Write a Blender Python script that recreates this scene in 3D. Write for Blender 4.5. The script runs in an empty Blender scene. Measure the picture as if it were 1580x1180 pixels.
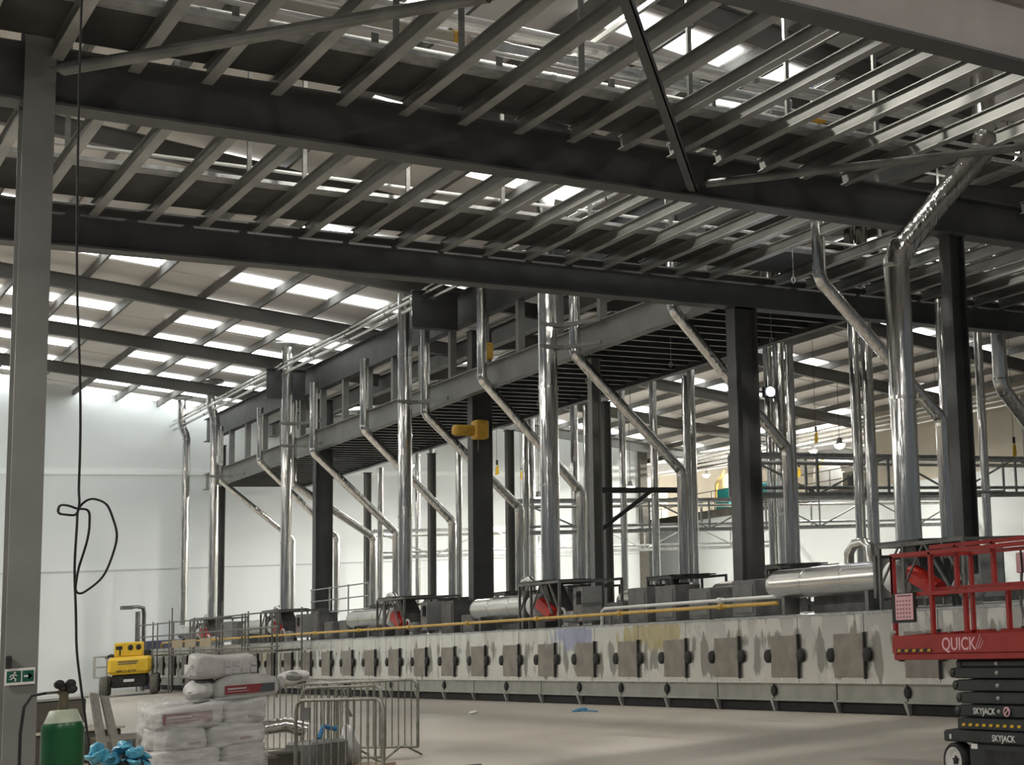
import bpy, math, random
from mathutils import Vector, Matrix
random.seed(7)
PI = math.pi
SC = bpy.context.scene
COL = SC.collection

# ------------------------------------------------------------------ camera, world, exposure
EYE = 1.82
HEAD, PITCH, ROLL = math.radians(42.69875), math.radians(7.64669), math.radians(-3.52953)
FPX, CX, CY, IW, IH = 2309.465, 1660.138, 596.461, 1580.0, 1180.0
_f = Vector((math.sin(HEAD)*math.cos(PITCH), math.cos(HEAD)*math.cos(PITCH), math.sin(PITCH)))
_r = Vector((math.cos(HEAD), -math.sin(HEAD), 0)); _u = _r.cross(_f)
R_ = math.cos(ROLL)*_r + math.sin(ROLL)*_u
U_ = -math.sin(ROLL)*_r + math.cos(ROLL)*_u
cd = bpy.data.cameras.new('camera'); cam = bpy.data.objects.new('camera', cd); COL.objects.link(cam)
cam.matrix_world = Matrix(((R_.x, U_.x, -_f.x, 0), (R_.y, U_.y, -_f.y, 0), (R_.z, U_.z, -_f.z, EYE), (0, 0, 0, 1)))
cd.sensor_fit = 'HORIZONTAL'; cd.sensor_width = 36; cd.lens = FPX/IW*36
cd.shift_x = (IW/2-CX)/IW; cd.shift_y = (CY-IH/2)/IW
cd.clip_start = 0.1; cd.clip_end = 400
SC.camera = cam

W = bpy.data.worlds.new('world'); SC.world = W; W.use_nodes = True
bgn = W.node_tree.nodes['Background']
bgn.inputs[0].default_value = (0.86, 0.93, 1.0, 1); bgn.inputs[1].default_value = 0.11
vs = SC.view_settings
vs.view_transform = 'Standard'; vs.look = 'None'; vs.gamma = 1.0; vs.exposure = 0.0; vs.use_curve_mapping = False
SKY_STRENGTH = 5.0
LAMP_WATTS = 700.0

# ------------------------------------------------------------------ mesh helper
class MB:
    def __init__(s): s.v, s.f, s.sm = [], [], []
    def add(s, vs_, fs, smooth=False):
        n = len(s.v); s.v += [tuple(v) for v in vs_]
        s.f += [tuple(i+n for i in f) for f in fs]; s.sm += [smooth]*len(fs)
    def hexa(s, p):
        s.add(p, [(0,3,2,1),(4,5,6,7),(0,1,5,4),(1,2,6,5),(2,3,7,6),(3,0,4,7)])
    def box(s, x0, x1, y0, y1, z0, z1):
        s.hexa([(x0,y0,z0),(x1,y0,z0),(x1,y1,z0),(x0,y1,z0),(x0,y0,z1),(x1,y0,z1),(x1,y1,z1),(x0,y1,z1)])
    def cbox(s, x0, x1, y0, y1, z0, z1, c=0.02):
        # box with all vertical and horizontal edges chamfered
        def ring(x0,x1,y0,y1,z,c):
            return [(x0+c,y0,z),(x1-c,y0,z),(x1,y0+c,z),(x1,y1-c,z),(x1-c,y1,z),(x0+c,y1,z),(x0,y1-c,z),(x0,y0+c,z)]
        rs = [ring(x0+c,x1-c,y0+c,y1-c,z0,c*.5), ring(x0,x1,y0,y1,z0+c,c), ring(x0,x1,y0,y1,z1-c,c), ring(x0+c,x1-c,y0+c,y1-c,z1,c*.5)]
        vs_ = sum(rs, []); fs = []
        for k in range(3):
            for i in range(8):
                a, b = k*8+i, k*8+(i+1) % 8
                fs.append((a, b, b+8, a+8))
        fs.append(tuple(range(7, -1, -1))); fs.append(tuple(range(24, 32)))
        s.add(vs_, fs)
    def frame(s, p0, p1, up=(0,0,1)):
        d = (Vector(p1)-Vector(p0)); L = d.length; d.normalize(); up = Vector(up)
        if abs(d.dot(up)) > .98: up = Vector((0,1,0))
        a = d.cross(up).normalized(); b = a.cross(d).normalized()
        return d, a, b, L
    def bar(s, p0, p1, w, h, up=(0,0,1), oa=0, ob=0):
        d, a, b, L = s.frame(p0, p1, up); p0, p1 = Vector(p0), Vector(p1); P = []
        for q in (p0, p1):
            for (i, j) in ((-1,-1),(1,-1),(1,1),(-1,1)):
                P.append(q + a*(oa+i*w/2) + b*(ob+j*h/2))
        s.hexa(P)
    def ibeam(s, p0, p1, w, h, tf=.02, tw=.015, up=(0,0,1)):
        # profile centred on the line; flanges across `up`
        s.bar(p0, p1, w, tf, up, 0, h/2-tf/2); s.bar(p0, p1, w, tf, up, 0, -h/2+tf/2)
        s.bar(p0, p1, tw, h-2*tf, up)
    def tube(s, pts, r, n=12, caps=True, r1=None):
        pts = [Vector(p) for p in pts]; m = len(pts); rings = []
        up = Vector((0,0,1)); prev = None
        for i, p in enumerate(pts):
            if i == 0: t = pts[1]-pts[0]
            elif i == m-1: t = pts[-1]-pts[-2]
            else: t = (pts[i]-pts[i-1]).normalized()+(pts[i+1]-pts[i]).normalized()
            t.normalize()
            if prev is None:
                ref = up if abs(t.dot(up)) < .95 else Vector((1,0,0))
                a = t.cross(ref).normalized()
            else:
                a = (prev - t*prev.dot(t)).normalized()
            prev = a; b = t.cross(a)
            rr = r if r1 is None else r+(r1-r)*i/(m-1)
            k = 1.0
            if 0 < i < m-1:
                ca = (pts[i]-pts[i-1]).normalized().dot((pts[i+1]-pts[i]).normalized())
                k = min(1.5, 1/max(.3, math.sqrt((1+ca)/2)))
                k = 1+(k-1)*.5
            rings.append([p+(a*math.cos(2*PI*j/n)+b*math.sin(2*PI*j/n))*rr*k for j in range(n)])
        vs_ = sum(rings, []); fs = []
        for i in range(m-1):
            for j in range(n):
                fs.append((i*n+j, i*n+(j+1) % n, (i+1)*n+(j+1) % n, (i+1)*n+j))
        s.add(vs_, fs, True)
        if caps:
            s.add(rings[0], [tuple(range(n-1,-1,-1))]); s.add(rings[-1], [tuple(range(n))])
    def lathe(s, prof, c=(0,0,0), axis='z', n=24, smooth=True, caps=True):
        # prof: (radius, height) pairs along the axis through c
        rings = []
        for (r, h) in prof:
            ring = []
            for j in range(n):
                x, y = r*math.cos(2*PI*j/n), r*math.sin(2*PI*j/n)
                q = {'z': (x, y, h), 'y': (y, h, x), 'x': (h, x, y)}[axis]
                ring.append((c[0]+q[0], c[1]+q[1], c[2]+q[2]))
            rings.append(ring)
        fs = []
        for i in range(len(prof)-1):
            for j in range(n):
                fs.append((i*n+j, i*n+(j+1) % n, (i+1)*n+(j+1) % n, (i+1)*n+j))
        s.add(sum(rings, []), fs, smooth)
        if caps and prof[0][0] > 1e-4: s.add(rings[0], [tuple(range(n-1,-1,-1))])
        if caps and prof[-1][0] > 1e-4: s.add(rings[-1], [tuple(range(n))])
    def pillow(s, cx, cy, cz, lx, ly, lz, rz=0, e=.35, nu=20, nv=12, wob=.012, seed=0, tilt=0):
        # rounded bag shape (superellipsoid) with small lumps
        rnd = random.Random(seed); ph = [rnd.uniform(0,6.28) for _ in range(6)]
        def sp(v, p): return math.copysign(abs(v)**p, v)
        vs_ = []; c_, s_ = math.cos(rz), math.sin(rz)
        for i in range(nv+1):
            th = -PI/2+PI*i/nv
            for j in range(nu):
                a = 2*PI*j/nu
                x = lx/2*sp(math.cos(th), e)*sp(math.cos(a), e)
                y = ly/2*sp(math.cos(th), e)*sp(math.sin(a), e)
                z = lz/2*sp(math.sin(th), min(1.0, e*1.4))
                w = wob*(math.sin(9*x+ph[0])+math.sin(11*y+ph[1]+5*z)+math.sin(14*z+ph[2]+7*x))
                z += w*(1 if z > 0 else .2); x += w*.8; z += tilt*x
                vs_.append((cx+c_*x-s_*y, cy+s_*x+c_*y, cz+z))
        fs = []
        for i in range(nv):
            for j in range(nu):
                fs.append((i*nu+j, i*nu+(j+1) % nu, (i+1)*nu+(j+1) % nu, (i+1)*nu+j))
        s.add(vs_, fs, True)

def mesh_of(name, mb):
    me = bpy.data.meshes.new(name); me.from_pydata(mb.v, [], mb.f)
    me.polygons.foreach_set('use_smooth', mb.sm); me.update(); return me
def obj(name, mb, m, parent=None, label=None, kind=None):
    me = mesh_of(name, mb); me.materials.append(m)
    o = bpy.data.objects.new(name, me); COL.objects.link(o)
    if parent is not None: o.parent = parent
    elif mb.v:
        xs = [v[0] for v in mb.v]; ys = [v[1] for v in mb.v]; z0 = min(v[2] for v in mb.v)
        c = Vector(((min(xs)+max(xs))/2, (min(ys)+max(ys))/2, z0))
        me.transform(Matrix.Translation(-c)); o.location = c
    if label: o['label'] = label
    if kind: o['kind'] = kind
    return o
def tag(o, label, cat, group=None):
    o['label'] = label; o['category'] = cat; o['kind'] = 'thing'
    if group: o['group'] = group
    return o
def thing(name, label, cat, loc=(0,0,0), group=None, rz=0):
    o = bpy.data.objects.new(name, None); COL.objects.link(o); o.empty_display_size = .2
    o.location = loc; o.rotation_euler = (0,0,rz)
    return tag(o, label, cat, group)
def struct(name, mb, m, parent=None):
    return obj(name, mb, m, parent, kind='structure')
def dup(root, loc, label=None, group=None, rz=None):
    r = root.copy(); COL.objects.link(r); r.location = loc
    if rz is not None: r.rotation_euler = (0,0,rz)
    if label: r['label'] = label
    if group: r['group'] = group
    for ch in list(root.children):
        c = ch.copy(); COL.objects.link(c); c.parent = r
        for g in ch.children:
            d = g.copy(); COL.objects.link(d); d.parent = c
    return r
ORD = ('first second third fourth fifth sixth seventh eighth ninth tenth eleventh twelfth thirteenth fourteenth fifteenth sixteenth '
       'seventeenth eighteenth nineteenth twentieth').split()
def nth(i):
    if i < 20: return ORD[i]
    t = {20: 'twentieth', 30: 'thirtieth', 40: 'fortieth'}; b = (i+1)//10*10; k = (i+1) % 10
    return t[b] if k == 0 else {20: 'twenty', 30: 'thirty', 40: 'forty'}[b]+'-'+ORD[k-1]

# ------------------------------------------------------------------ materials
def nd(nt, t, **kw):
    n = nt.nodes.new(t)
    for k, v in kw.items(): setattr(n, k, v)
    return n
def base(name, col, rough=.5, metal=0.0, spec=.5):
    m = bpy.data.materials.new(name); m.use_nodes = True; nt = m.node_tree
    b = nt.nodes['Principled BSDF']
    b.inputs['Base Color'].default_value = (*col, 1); b.inputs['Roughness'].default_value = rough
    b.inputs['Metallic'].default_value = metal; b.inputs['Specular IOR Level'].default_value = spec
    return m, nt, b
def noisy(name, c0, c1, scale=4, rough=.5, metal=0.0, stretch=(1,1,1), bump=0.0, detail=5, lo=.35, hi=.65, rvar=0.0, bscale=None, spec=.5):
    m, nt, b = base(name, c0, rough, metal, spec); L = nt.links.new
    tc = nd(nt, 'ShaderNodeTexCoord'); mp = nd(nt, 'ShaderNodeMapping'); mp.inputs['Scale'].default_value = stretch
    no = nd(nt, 'ShaderNodeTexNoise'); no.inputs['Scale'].default_value = scale; no.inputs['Detail'].default_value = detail
    cr = nd(nt, 'ShaderNodeValToRGB'); e = cr.color_ramp.elements
    e[0].position = lo; e[0].color = (*c0, 1); e[1].position = hi; e[1].color = (*c1, 1)
    L(tc.outputs['Object'], mp.inputs['Vector']); L(mp.outputs[0], no.inputs['Vector']); L(no.outputs['Fac'], cr.inputs[0])
    L(cr.outputs[0], b.inputs['Base Color'])
    if rvar:
        mr = nd(nt, 'ShaderNodeMapRange'); mr.inputs['To Min'].default_value = rough-rvar; mr.inputs['To Max'].default_value = rough+rvar
        L(no.outputs['Fac'], mr.inputs['Value']); L(mr.outputs[0], b.inputs['Roughness'])
    if bump:
        n2 = nd(nt, 'ShaderNodeTexNoise'); n2.inputs['Scale'].default_value = bscale or scale*2; n2.inputs['Detail'].default_value = 3
        bp = nd(nt, 'ShaderNodeBump'); bp.inputs['Strength'].default_value = bump; bp.inputs['Distance'].default_value = .05
        L(mp.outputs[0], n2.inputs['Vector']); L(n2.outputs['Fac'], bp.inputs['Height']); L(bp.outputs[0], b.inputs['Normal'])
    return m
def glow(name, col, strength):
    m = bpy.data.materials.new(name); m.use_nodes = True; nt = m.node_tree; nt.nodes.clear()
    e = nd(nt, 'ShaderNodeEmission'); e.inputs[0].default_value = (*col, 1); e.inputs[1].default_value = strength
    o = nd(nt, 'ShaderNodeOutputMaterial'); nt.links.new(e.outputs[0], o.inputs[0]); return m

M = {}
M['steel'] = noisy('grey_painted_steel', (.085,.086,.086), (.115,.115,.113), 1.5, .55, 0)
M['columnsteel'] = noisy('column_paint', (.20,.20,.19), (.25,.25,.24), 1.2, .5, 0)
M['darksteel'] = noisy('dark_painted_steel', (.05,.051,.052), (.075,.076,.076), 2, .5, 0)
M['joist'] = noisy('galvanised_joist', (.13,.133,.124), (.24,.24,.225), 3, .42, .35, (1,.3,1), rvar=.08)
M['jflange'] = noisy('floorlit_joist_flange', (.32,.325,.31), (.46,.46,.44), 3, .45, .35, (1,.3,1))  # joist steel lightened: light bouncing off the floor is in the colour
M['galv'] = noisy('galvanised_steel', (.34,.35,.35), (.52,.53,.53), 6, .42, .6, rvar=.08)
M['litgirder'] = noisy('lamplit_girder_face', (.46,.42,.40), (.51,.47,.45), 2, .6)  # first girder's face: lamp light on it is put into the colour
M['plate'] = noisy('dark_deck_plate', (.045,.045,.042), (.075,.073,.07), 2, .6, .2)
M['rafter'] = noisy('rafter_paint', (.13,.127,.118), (.17,.165,.155), 1, .6)
M['flue'] = noisy('polished_flue_metal', (.66,.65,.62), (.86,.85,.82), 2.2, .17, 1.0, (5,5,.35), bump=.5, bscale=2.0, rvar=.07)
M['pipe'] = noisy('clad_pipe_metal', (.6,.59,.56), (.78,.77,.74), 3, .25, 1.0, (1,1,1), bump=.1)
M['bright'] = noisy('bright_pipe_cladding', (.72,.71,.68), (.85,.84,.81), 3, .3, .45)
M['tank'] = noisy('brushed_tank_metal', (.62,.60,.56), (.74,.72,.68), 5, .27, 1.0, (1,.2,1))
M['drum'] = noisy('pale_drum_metal', (.5,.5,.48), (.6,.6,.58), 4, .45, .3)
M['frame'] = noisy('frame_grey_steel', (.13,.13,.125), (.19,.19,.18), 5, .5, .3)
M['machine'] = noisy('machine_grey', (.11,.11,.11), (.2,.2,.195), 3, .5, .4)
M['machpale'] = noisy('machine_pale_grey', (.32,.33,.32), (.42,.42,.41), 3, .45, .3)
M['black'] = noisy('black_rubber', (.012,.012,.012), (.03,.03,.03), 8, .7)
M['tyre'] = noisy('dusty_tyre_rubber', (.10,.095,.08), (.17,.16,.14), 10, .85)
M['red'] = noisy('red_lift_paint', (.31,.026,.022), (.37,.034,.028), 4, .42)
M['redduct'] = noisy('red_duct_paint', (.48,.025,.018), (.58,.04,.03), 5, .4)
M['liftgrey'] = noisy('lift_dark_grey', (.021,.027,.027), (.032,.038,.037), 4, .5)
M['yellow'] = noisy('yellow_boom_paint', (.75,.47,.02), (.83,.55,.04), 4, .4)
M['gas'] = noisy('yellow_gas_pipe_paint', (.62,.38,.05), (.72,.46,.09), 4, .4)
M['white'] = noisy('white_paint', (.72,.72,.70), (.82,.82,.80), 5, .5)
M['pink'] = noisy('pink_paper', (.75,.42,.47), (.8,.48,.52), 5, .7)
M['endblue'] = noisy('blue_grey_unit', (.06,.065,.10), (.09,.095,.14), 3, .5)
M['green'] = noisy('green_cylinder_paint', (.008,.07,.022), (.012,.10,.035), 4, .35)
M['shoulder'] = noisy('grey_green_shoulder', (.42,.47,.36), (.52,.56,.45), 8, .5)
M['brass'] = noisy('brass', (.13,.12,.085), (.19,.17,.115), 8, .5, .6)
M['bag'] = noisy('paper_bag_white', (.40,.395,.385), (.52,.515,.50), 7, .55, bump=.35, bscale=9)
M['film'] = noisy('stretch_film', (.55,.55,.53), (.7,.7,.68), 5, .3, 0, (1,1,3), bump=.5, bscale=7)
M['bagred'] = noisy('bag_print_red', (.20,.025,.03), (.24,.035,.04), 8, .5)
M['bagpurple'] = noisy('bag_print_purple', (.22,.12,.13), (.27,.16,.17), 8, .5)
M['bagdark'] = noisy('bag_print_slate', (.05,.06,.065), (.07,.08,.085), 8, .5)
M['bagprint'] = noisy('bag_faint_print', (.42,.40,.42), (.5,.48,.49), 20, .6)
M['blue'] = noisy('blue_plastic', (.06,.34,.52), (.16,.52,.70), 6, .3, bump=.6, bscale=9)
M['bluerag'] = noisy('blue_rag', (.02,.13,.3), (.05,.22,.42), 20, .7)
M['blackbag'] = noisy('black_plastic', (.01,.012,.014), (.03,.033,.036), 8, .25, bump=.7, bscale=8)
M['wood'] = noisy('pallet_timber', (.30,.24,.16), (.42,.35,.25), 8, .7, 0, (1,6,1))
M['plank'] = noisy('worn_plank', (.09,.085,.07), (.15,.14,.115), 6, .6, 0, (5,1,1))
M['slab'] = noisy('dirty_plinth', (.065,.06,.047), (.11,.10,.08), 3, .8)
M['barrier'] = noisy('barrier_galvanised', (.20,.20,.17), (.34,.335,.29), 9, .5, .5)
M['teal'] = noisy('teal_crate', (.01,.28,.28), (.02,.36,.36), 6, .5)
M['orange'] = noisy('orange_band', (.6,.32,.03), (.7,.4,.05), 6, .5)
M['hoist'] = noisy('yellow_hoist_paint', (.62,.36,.04), (.75,.45,.07), 6, .45)
M['signgreen'] = noisy('sign_green', (.005,.09,.055), (.01,.11,.07), 6, .4)
M['amber'] = noisy('warm_machine_paint', (.62,.5,.28), (.72,.6,.36), 3, .5)
M['lamp'] = glow('lamp_glow', (1.0,.97,.92), 30)
M['floodglow'] = glow('flood_glow', (.85,.88,1.0), 90)
M['skylight'] = glow('daylight_sheet', (.97,1.0,.98), SKY_STRENGTH)

def floor_mat():
    m, nt, b = base('concrete_floor', (.5,.45,.38), .55); L = nt.links.new
    tc = nd(nt, 'ShaderNodeTexCoord')
    n1 = nd(nt, 'ShaderNodeTexNoise'); n1.inputs['Scale'].default_value = .25; n1.inputs['Detail'].default_value = 7
    mp = nd(nt, 'ShaderNodeMapping'); mp.inputs['Scale'].default_value = (1.0, .45, 1)
    mp.inputs['Rotation'].default_value = (0, 0, .4)
    cr = nd(nt, 'ShaderNodeValToRGB'); e = cr.color_ramp.elements
    e[0].position = .32; e[0].color = (.37,.335,.285,1); e[1].position = .68; e[1].color = (.52,.48,.42,1)
    n2 = nd(nt, 'ShaderNodeTexNoise'); n2.inputs['Scale'].default_value = 9; n2.inputs['Detail'].default_value = 6
    mx = nd(nt, 'ShaderNodeMixRGB'); mx.blend_type = 'MULTIPLY'; mx.inputs[0].default_value = .35
    L(tc.outputs['Object'], mp.inputs[0]); L(mp.outputs[0], n1.inputs['Vector']); L(tc.outputs['Object'], n2.inputs['Vector'])
    L(n1.outputs['Fac'], cr.inputs[0]); L(cr.outputs[0], mx.inputs[1]); L(n2.outputs['Color'], mx.inputs[2])
    hs = nd(nt, 'ShaderNodeHueSaturation'); hs.inputs['Saturation'].default_value = .9; hs.inputs['Value'].default_value = 1.15
    L(mx.outputs[0], hs.inputs['Color']); L(hs.outputs[0], b.inputs['Base Color'])
    mr = nd(nt, 'ShaderNodeMapRange'); mr.inputs['To Min'].default_value = .35; mr.inputs['To Max'].default_value = .7
    L(n1.outputs['Fac'], mr.inputs['Value']); L(mr.outputs[0], b.inputs['Roughness'])
    return m
M['floor'] = floor_mat()
M['wall'] = noisy('pale_wall_panel', (.74,.785,.79), (.78,.825,.83), .15, .5, 0)
M['wallline'] = noisy('wall_joint', (.86,.90,.90), (.88,.92,.92), .5, .5)
M['joint'] = noisy('wall_seam', (.52,.56,.57), (.55,.59,.60), .5, .5)
M['beige'] = noisy('beige_cladding', (.48,.44,.36), (.55,.51,.42), .4, .6)
M['roof'] = noisy('roof_sheet', (.70,.67,.64), (.76,.73,.70), .6, .6)

def oven_mat(name, c0, c1, film):
    """Stainless panels with streaky residue of the protective film; bluish and yellow residue patches sit at their own places."""
    m, nt, b = base(name, c0, .3, .75); L = nt.links.new
    tc = nd(nt, 'ShaderNodeTexCoord'); sp = nd(nt, 'ShaderNodeSeparateXYZ'); L(tc.outputs['Object'], sp.inputs[0])
    mp = nd(nt, 'ShaderNodeMapping'); mp.inputs['Scale'].default_value = (1, 1.9, .55); L(tc.outputs['Object'], mp.inputs[0])
    n = nd(nt, 'ShaderNodeTexNoise'); n.inputs['Scale'].default_value = 1.6; n.inputs['Detail'].default_value = 4; n.inputs['Roughness'].default_value = .45
    L(mp.outputs[0], n.inputs['Vector'])
    cr = nd(nt, 'ShaderNodeValToRGB'); e = cr.color_ramp.elements
    e[0].position = .465; e[0].color = (*c1, 1); e[1].position = .52; e[1].color = (*c0, 1)
    # residue gathers in the band of the doors
    zb = nd(nt, 'ShaderNodeMath', operation='SUBTRACT'); zb.inputs[1].default_value = 1.0; L(sp.outputs['Z'], zb.inputs[0])
    zs = nd(nt, 'ShaderNodeMath', operation='ABSOLUTE'); L(zb.outputs[0], zs.inputs[0])
    zm = nd(nt, 'ShaderNodeMapRange'); zm.inputs['From Min'].default_value = .22; zm.inputs['From Max'].default_value = .55; zm.inputs['To Max'].default_value = .22; L(zs.outputs[0], zm.inputs['Value'])
    na = nd(nt, 'ShaderNodeMath', operation='ADD'); L(n.outputs['Fac'], na.inputs[0]); L(zm.outputs[0], na.inputs[1])
    L(na.outputs[0], cr.inputs[0]); col = cr.outputs[0]
    if film:
        for (yc, hw, zc, hz, tint) in ((31.6, 1.3, 1.42, .3, (.30,.33,.52)), (28.0, 1.5, 1.42, .33, (.52,.43,.20))):
            a = nd(nt, 'ShaderNodeMath', operation='SUBTRACT'); a.inputs[1].default_value = yc; L(sp.outputs['Y'], a.inputs[0])
            a2 = nd(nt, 'ShaderNodeMath', operation='DIVIDE'); a2.inputs[1].default_value = hw; L(a.outputs[0], a2.inputs[0])
            a3 = nd(nt, 'ShaderNodeMath', operation='POWER'); a3.inputs[1].default_value = 2; L(a2.outputs[0], a3.inputs[0])
            z = nd(nt, 'ShaderNodeMath', operation='SUBTRACT'); z.inputs[1].default_value = zc; L(sp.outputs['Z'], z.inputs[0])
            z2 = nd(nt, 'ShaderNodeMath', operation='DIVIDE'); z2.inputs[1].default_value = hz; L(z.outputs[0], z2.inputs[0])
            z3 = nd(nt, 'ShaderNodeMath', operation='POWER'); z3.inputs[1].default_value = 2; L(z2.outputs[0], z3.inputs[0])
            s = nd(nt, 'ShaderNodeMath', operation='ADD'); L(a3.outputs[0], s.inputs[0]); L(z3.outputs[0], s.inputs[1])
            n3 = nd(nt, 'ShaderNodeTexNoise'); n3.inputs['Scale'].default_value = 2.4; n3.inputs['Detail'].default_value = 3; L(mp.outputs[0], n3.inputs['Vector'])
            q = nd(nt, 'ShaderNodeMath', operation='MULTIPLY_ADD'); q.inputs[1].default_value = 3.0; q.inputs[2].default_value = -1.5; L(n3.outputs['Fac'], q.inputs[0])
            t = nd(nt, 'ShaderNodeMath', operation='ADD'); L(s.outputs[0], t.inputs[0]); L(q.outputs[0], t.inputs[1])
            mr = nd(nt, 'ShaderNodeMapRange'); mr.inputs['From Min'].default_value = .75; mr.inputs['From Max'].default_value = .55
            mr.inputs['To Max'].default_value = .8; L(t.outputs[0], mr.inputs['Value'])
            mx = nd(nt, 'ShaderNodeMixRGB'); mx.inputs[2].default_value = (*tint, 1); L(mr.outputs[0], mx.inputs[0]); L(col, mx.inputs[1]); col = mx.outputs[0]
    L(col, b.inputs['Base Color'])
    mr = nd(nt, 'ShaderNodeMapRange'); mr.inputs['From Min'].default_value = .4; mr.inputs['From Max'].default_value = .48
    mr.inputs['To Min'].default_value = .5; mr.inputs['To Max'].default_value = .26
    L(n.outputs['Fac'], mr.inputs['Value']); L(mr.outputs[0], b.inputs['Roughness'])
    return m
M['oven'] = oven_mat('oven_panel_steel', (.70,.69,.645), (.33,.32,.285), True)
M['ovendoor'] = noisy('brown_dusty_door_steel', (.25,.22,.19), (.34,.31,.27), 3, .42, .6)
M['skirt'] = noisy('oven_skirt_steel', (.36,.36,.32), (.44,.44,.40), 3, .4, .6)
M['ovenshade'] = noisy('under_oven_shade', (.01,.01,.01), (.02,.02,.02), 3, .8)

# ------------------------------------------------------------------ the building shell
ROOFX = [(-8, 15.0), (9, 13.1), (19, 11.85), (26, 12.55), (40, 10.6), (58, 13.0), (72, 11.2)]
def zr(x):
    for (a, za), (b, zb) in zip(ROOFX, ROOFX[1:]):
        if x <= b: return za+(zb-za)*(x-a)/(b-a)
    return ROOFX[-1][1]
Y0, Y1 = 5.0, 104.0
m = MB(); m.box(-14, 72, -8, Y1, -.2, 0); struct('floor', m, M['floor'])
m = MB()
for (a, za), (b, zb) in zip(ROOFX, ROOFX[1:]):
    m.hexa([(a,Y0,za),(b,Y0,zb),(b,Y1,zb),(a,Y1,za),(a,Y0,za+.12),(b,Y0,zb+.12),(b,Y1,zb+.12),(a,Y1,za+.12)])
    k = int(round((Y1-Y0)/3.75))
    for i in range(k):
        y = Y0+i*(Y1-Y0)/k
        m.hexa([(a,y,za-.03),(b,y,zb-.03),(b,y+.06,zb-.03),(a,y+.06,za-.03),(a,y,za),(b,y,zb),(b,y+.06,zb),(a,y+.06,za)])
struct('ceiling', m, M['roof'])
def wall_prof(m, x0, x1, y0, y1, z0):
    xs = [x0]+[x for x, _ in ROOFX if x0 < x < x1]+[x1]
    for a, b in zip(xs, xs[1:]):
        m.hexa([(a,y0,z0),(b,y0,z0),(b,y1,z0),(a,y1,z0),(a,y0,zr(a)),(b,y0,zr(b)),(b,y1,zr(b)),(a,y1,zr(a))])
m = MB(); wall_prof(m, -8, 37.1, 75.0, 75.3, 0); struct('wall_end', m, M['wall'])
m = MB(); m.box(-8, 37.1, 74.96, 75.0, 9.15, 9.38); struct('trim_1', m, M['wallline'])
m = MB(); m.box(-8, 37.1, 74.97, 75.0, 5.05, 5.10); struct('trim_2', m, M['joint'])
m = MB(); m.box(40, 40.3, 12, 82, 0, 7.0); struct('wall_right', m, M['wall'])
m = MB(); m.box(40, 40.3, 12, 58, 7.0, 10.55); struct('wall_right_upper', m, M['beige'])
m = MB(); m.box(39.8, 40.4, 58, 82, 6.75, 7.15); struct('trim_3', m, M['slab'])
m = MB(); wall_prof(m, 37.1, 72, Y1-.3, Y1, 0); struct('wall_far', m, M['beige'])
m = MB(); m.box(71.6, 72, 30, Y1, 0, zr(71.6)); struct('wall_far_right', m, M['beige'])
m = MB(); m.box(40.3, 71.6, 50, Y1-.3, 6.7, 7.0); struct('floor_upper', m, M['slab'])
m = MB(); wall_prof(m, 36.85, 37.25, 74.7, 75.35, 0); struct('trim_4', m, M['plank'])

# skylight strips: one rooflight sheet per row and roof slope, its panes split by the purlins
def purlin_xs(a, b, step):
    n = int(round((b-a)/step)); return [a+(b-a)*i/n for i in range(n+1)]
PURL1 = [.4+1.555*i for i in range(12)]                 # left slope
PURL2 = purlin_xs(19.6, 39.6, 1.55)
PURL3 = purlin_xs(40.6, 71, 2.1)
win_no = 0
def sky_row(xs, y, w, skip, x_from=-9):
    global win_no
    mm = MB()
    for i, (a, b) in enumerate(zip(xs, xs[1:])):
        if i in skip or a < x_from: continue
        a2, b2 = a+.11, b-.11
        z = -.045
        mm.hexa([(a2,y,zr(a2)+z-.02),(b2,y,zr(b2)+z-.02),(b2,y+w,zr(b2)+z-.02),(a2,y+w,zr(a2)+z-.02),
                 (a2,y,zr(a2)+z),(b2,y,zr(b2)+z),(b2,y+w,zr(b2)+z),(a2,y+w,zr(a2)+z)])
    if mm.v:
        win_no += 1; struct('window_%d' % win_no, mm, M['skylight'])
rows = [15.2, 19.6, 24.3, 26.6, 31.0, 34.4, 38.2, 42.2, 45.8, 49.4, 53.6, 56.8, 60.4, 64.4, 68.0, 71.2, 74.1]
for i, y in enumerate(rows):
    skip = {6}
    if i in (10,): skip = set(range(0, 7))
    NEAR = {19.6: {3,4,8}, 24.3: {7,8,9}, 26.6: {4,5,9,10}, 31.0: {6,7}, 34.4: {3,8,9}, 38.2: {5,10}, 42.2: {3,4,7,8}, 15.2: {6,8}}
    if y in NEAR: skip = set(range(12))-NEAR[y]
    sky_row(PURL1, y, .95 if y < 74 else .75, skip)
    if y in (34.4, 42.2, 49.4, 56.8, 64.4, 71.2): sky_row(PURL2, y+1.4, 1.0, {0, 1, 2, 9, 10, 11} if i % 4 == 1 else {0, 3, 4, 5, 11})
for i, y in enumerate((62, 70, 78, 86, 94)):
    sky_row(PURL3, y, 1.6, {3, 7})  # far hall rooflights, added to brighten that hall

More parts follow.
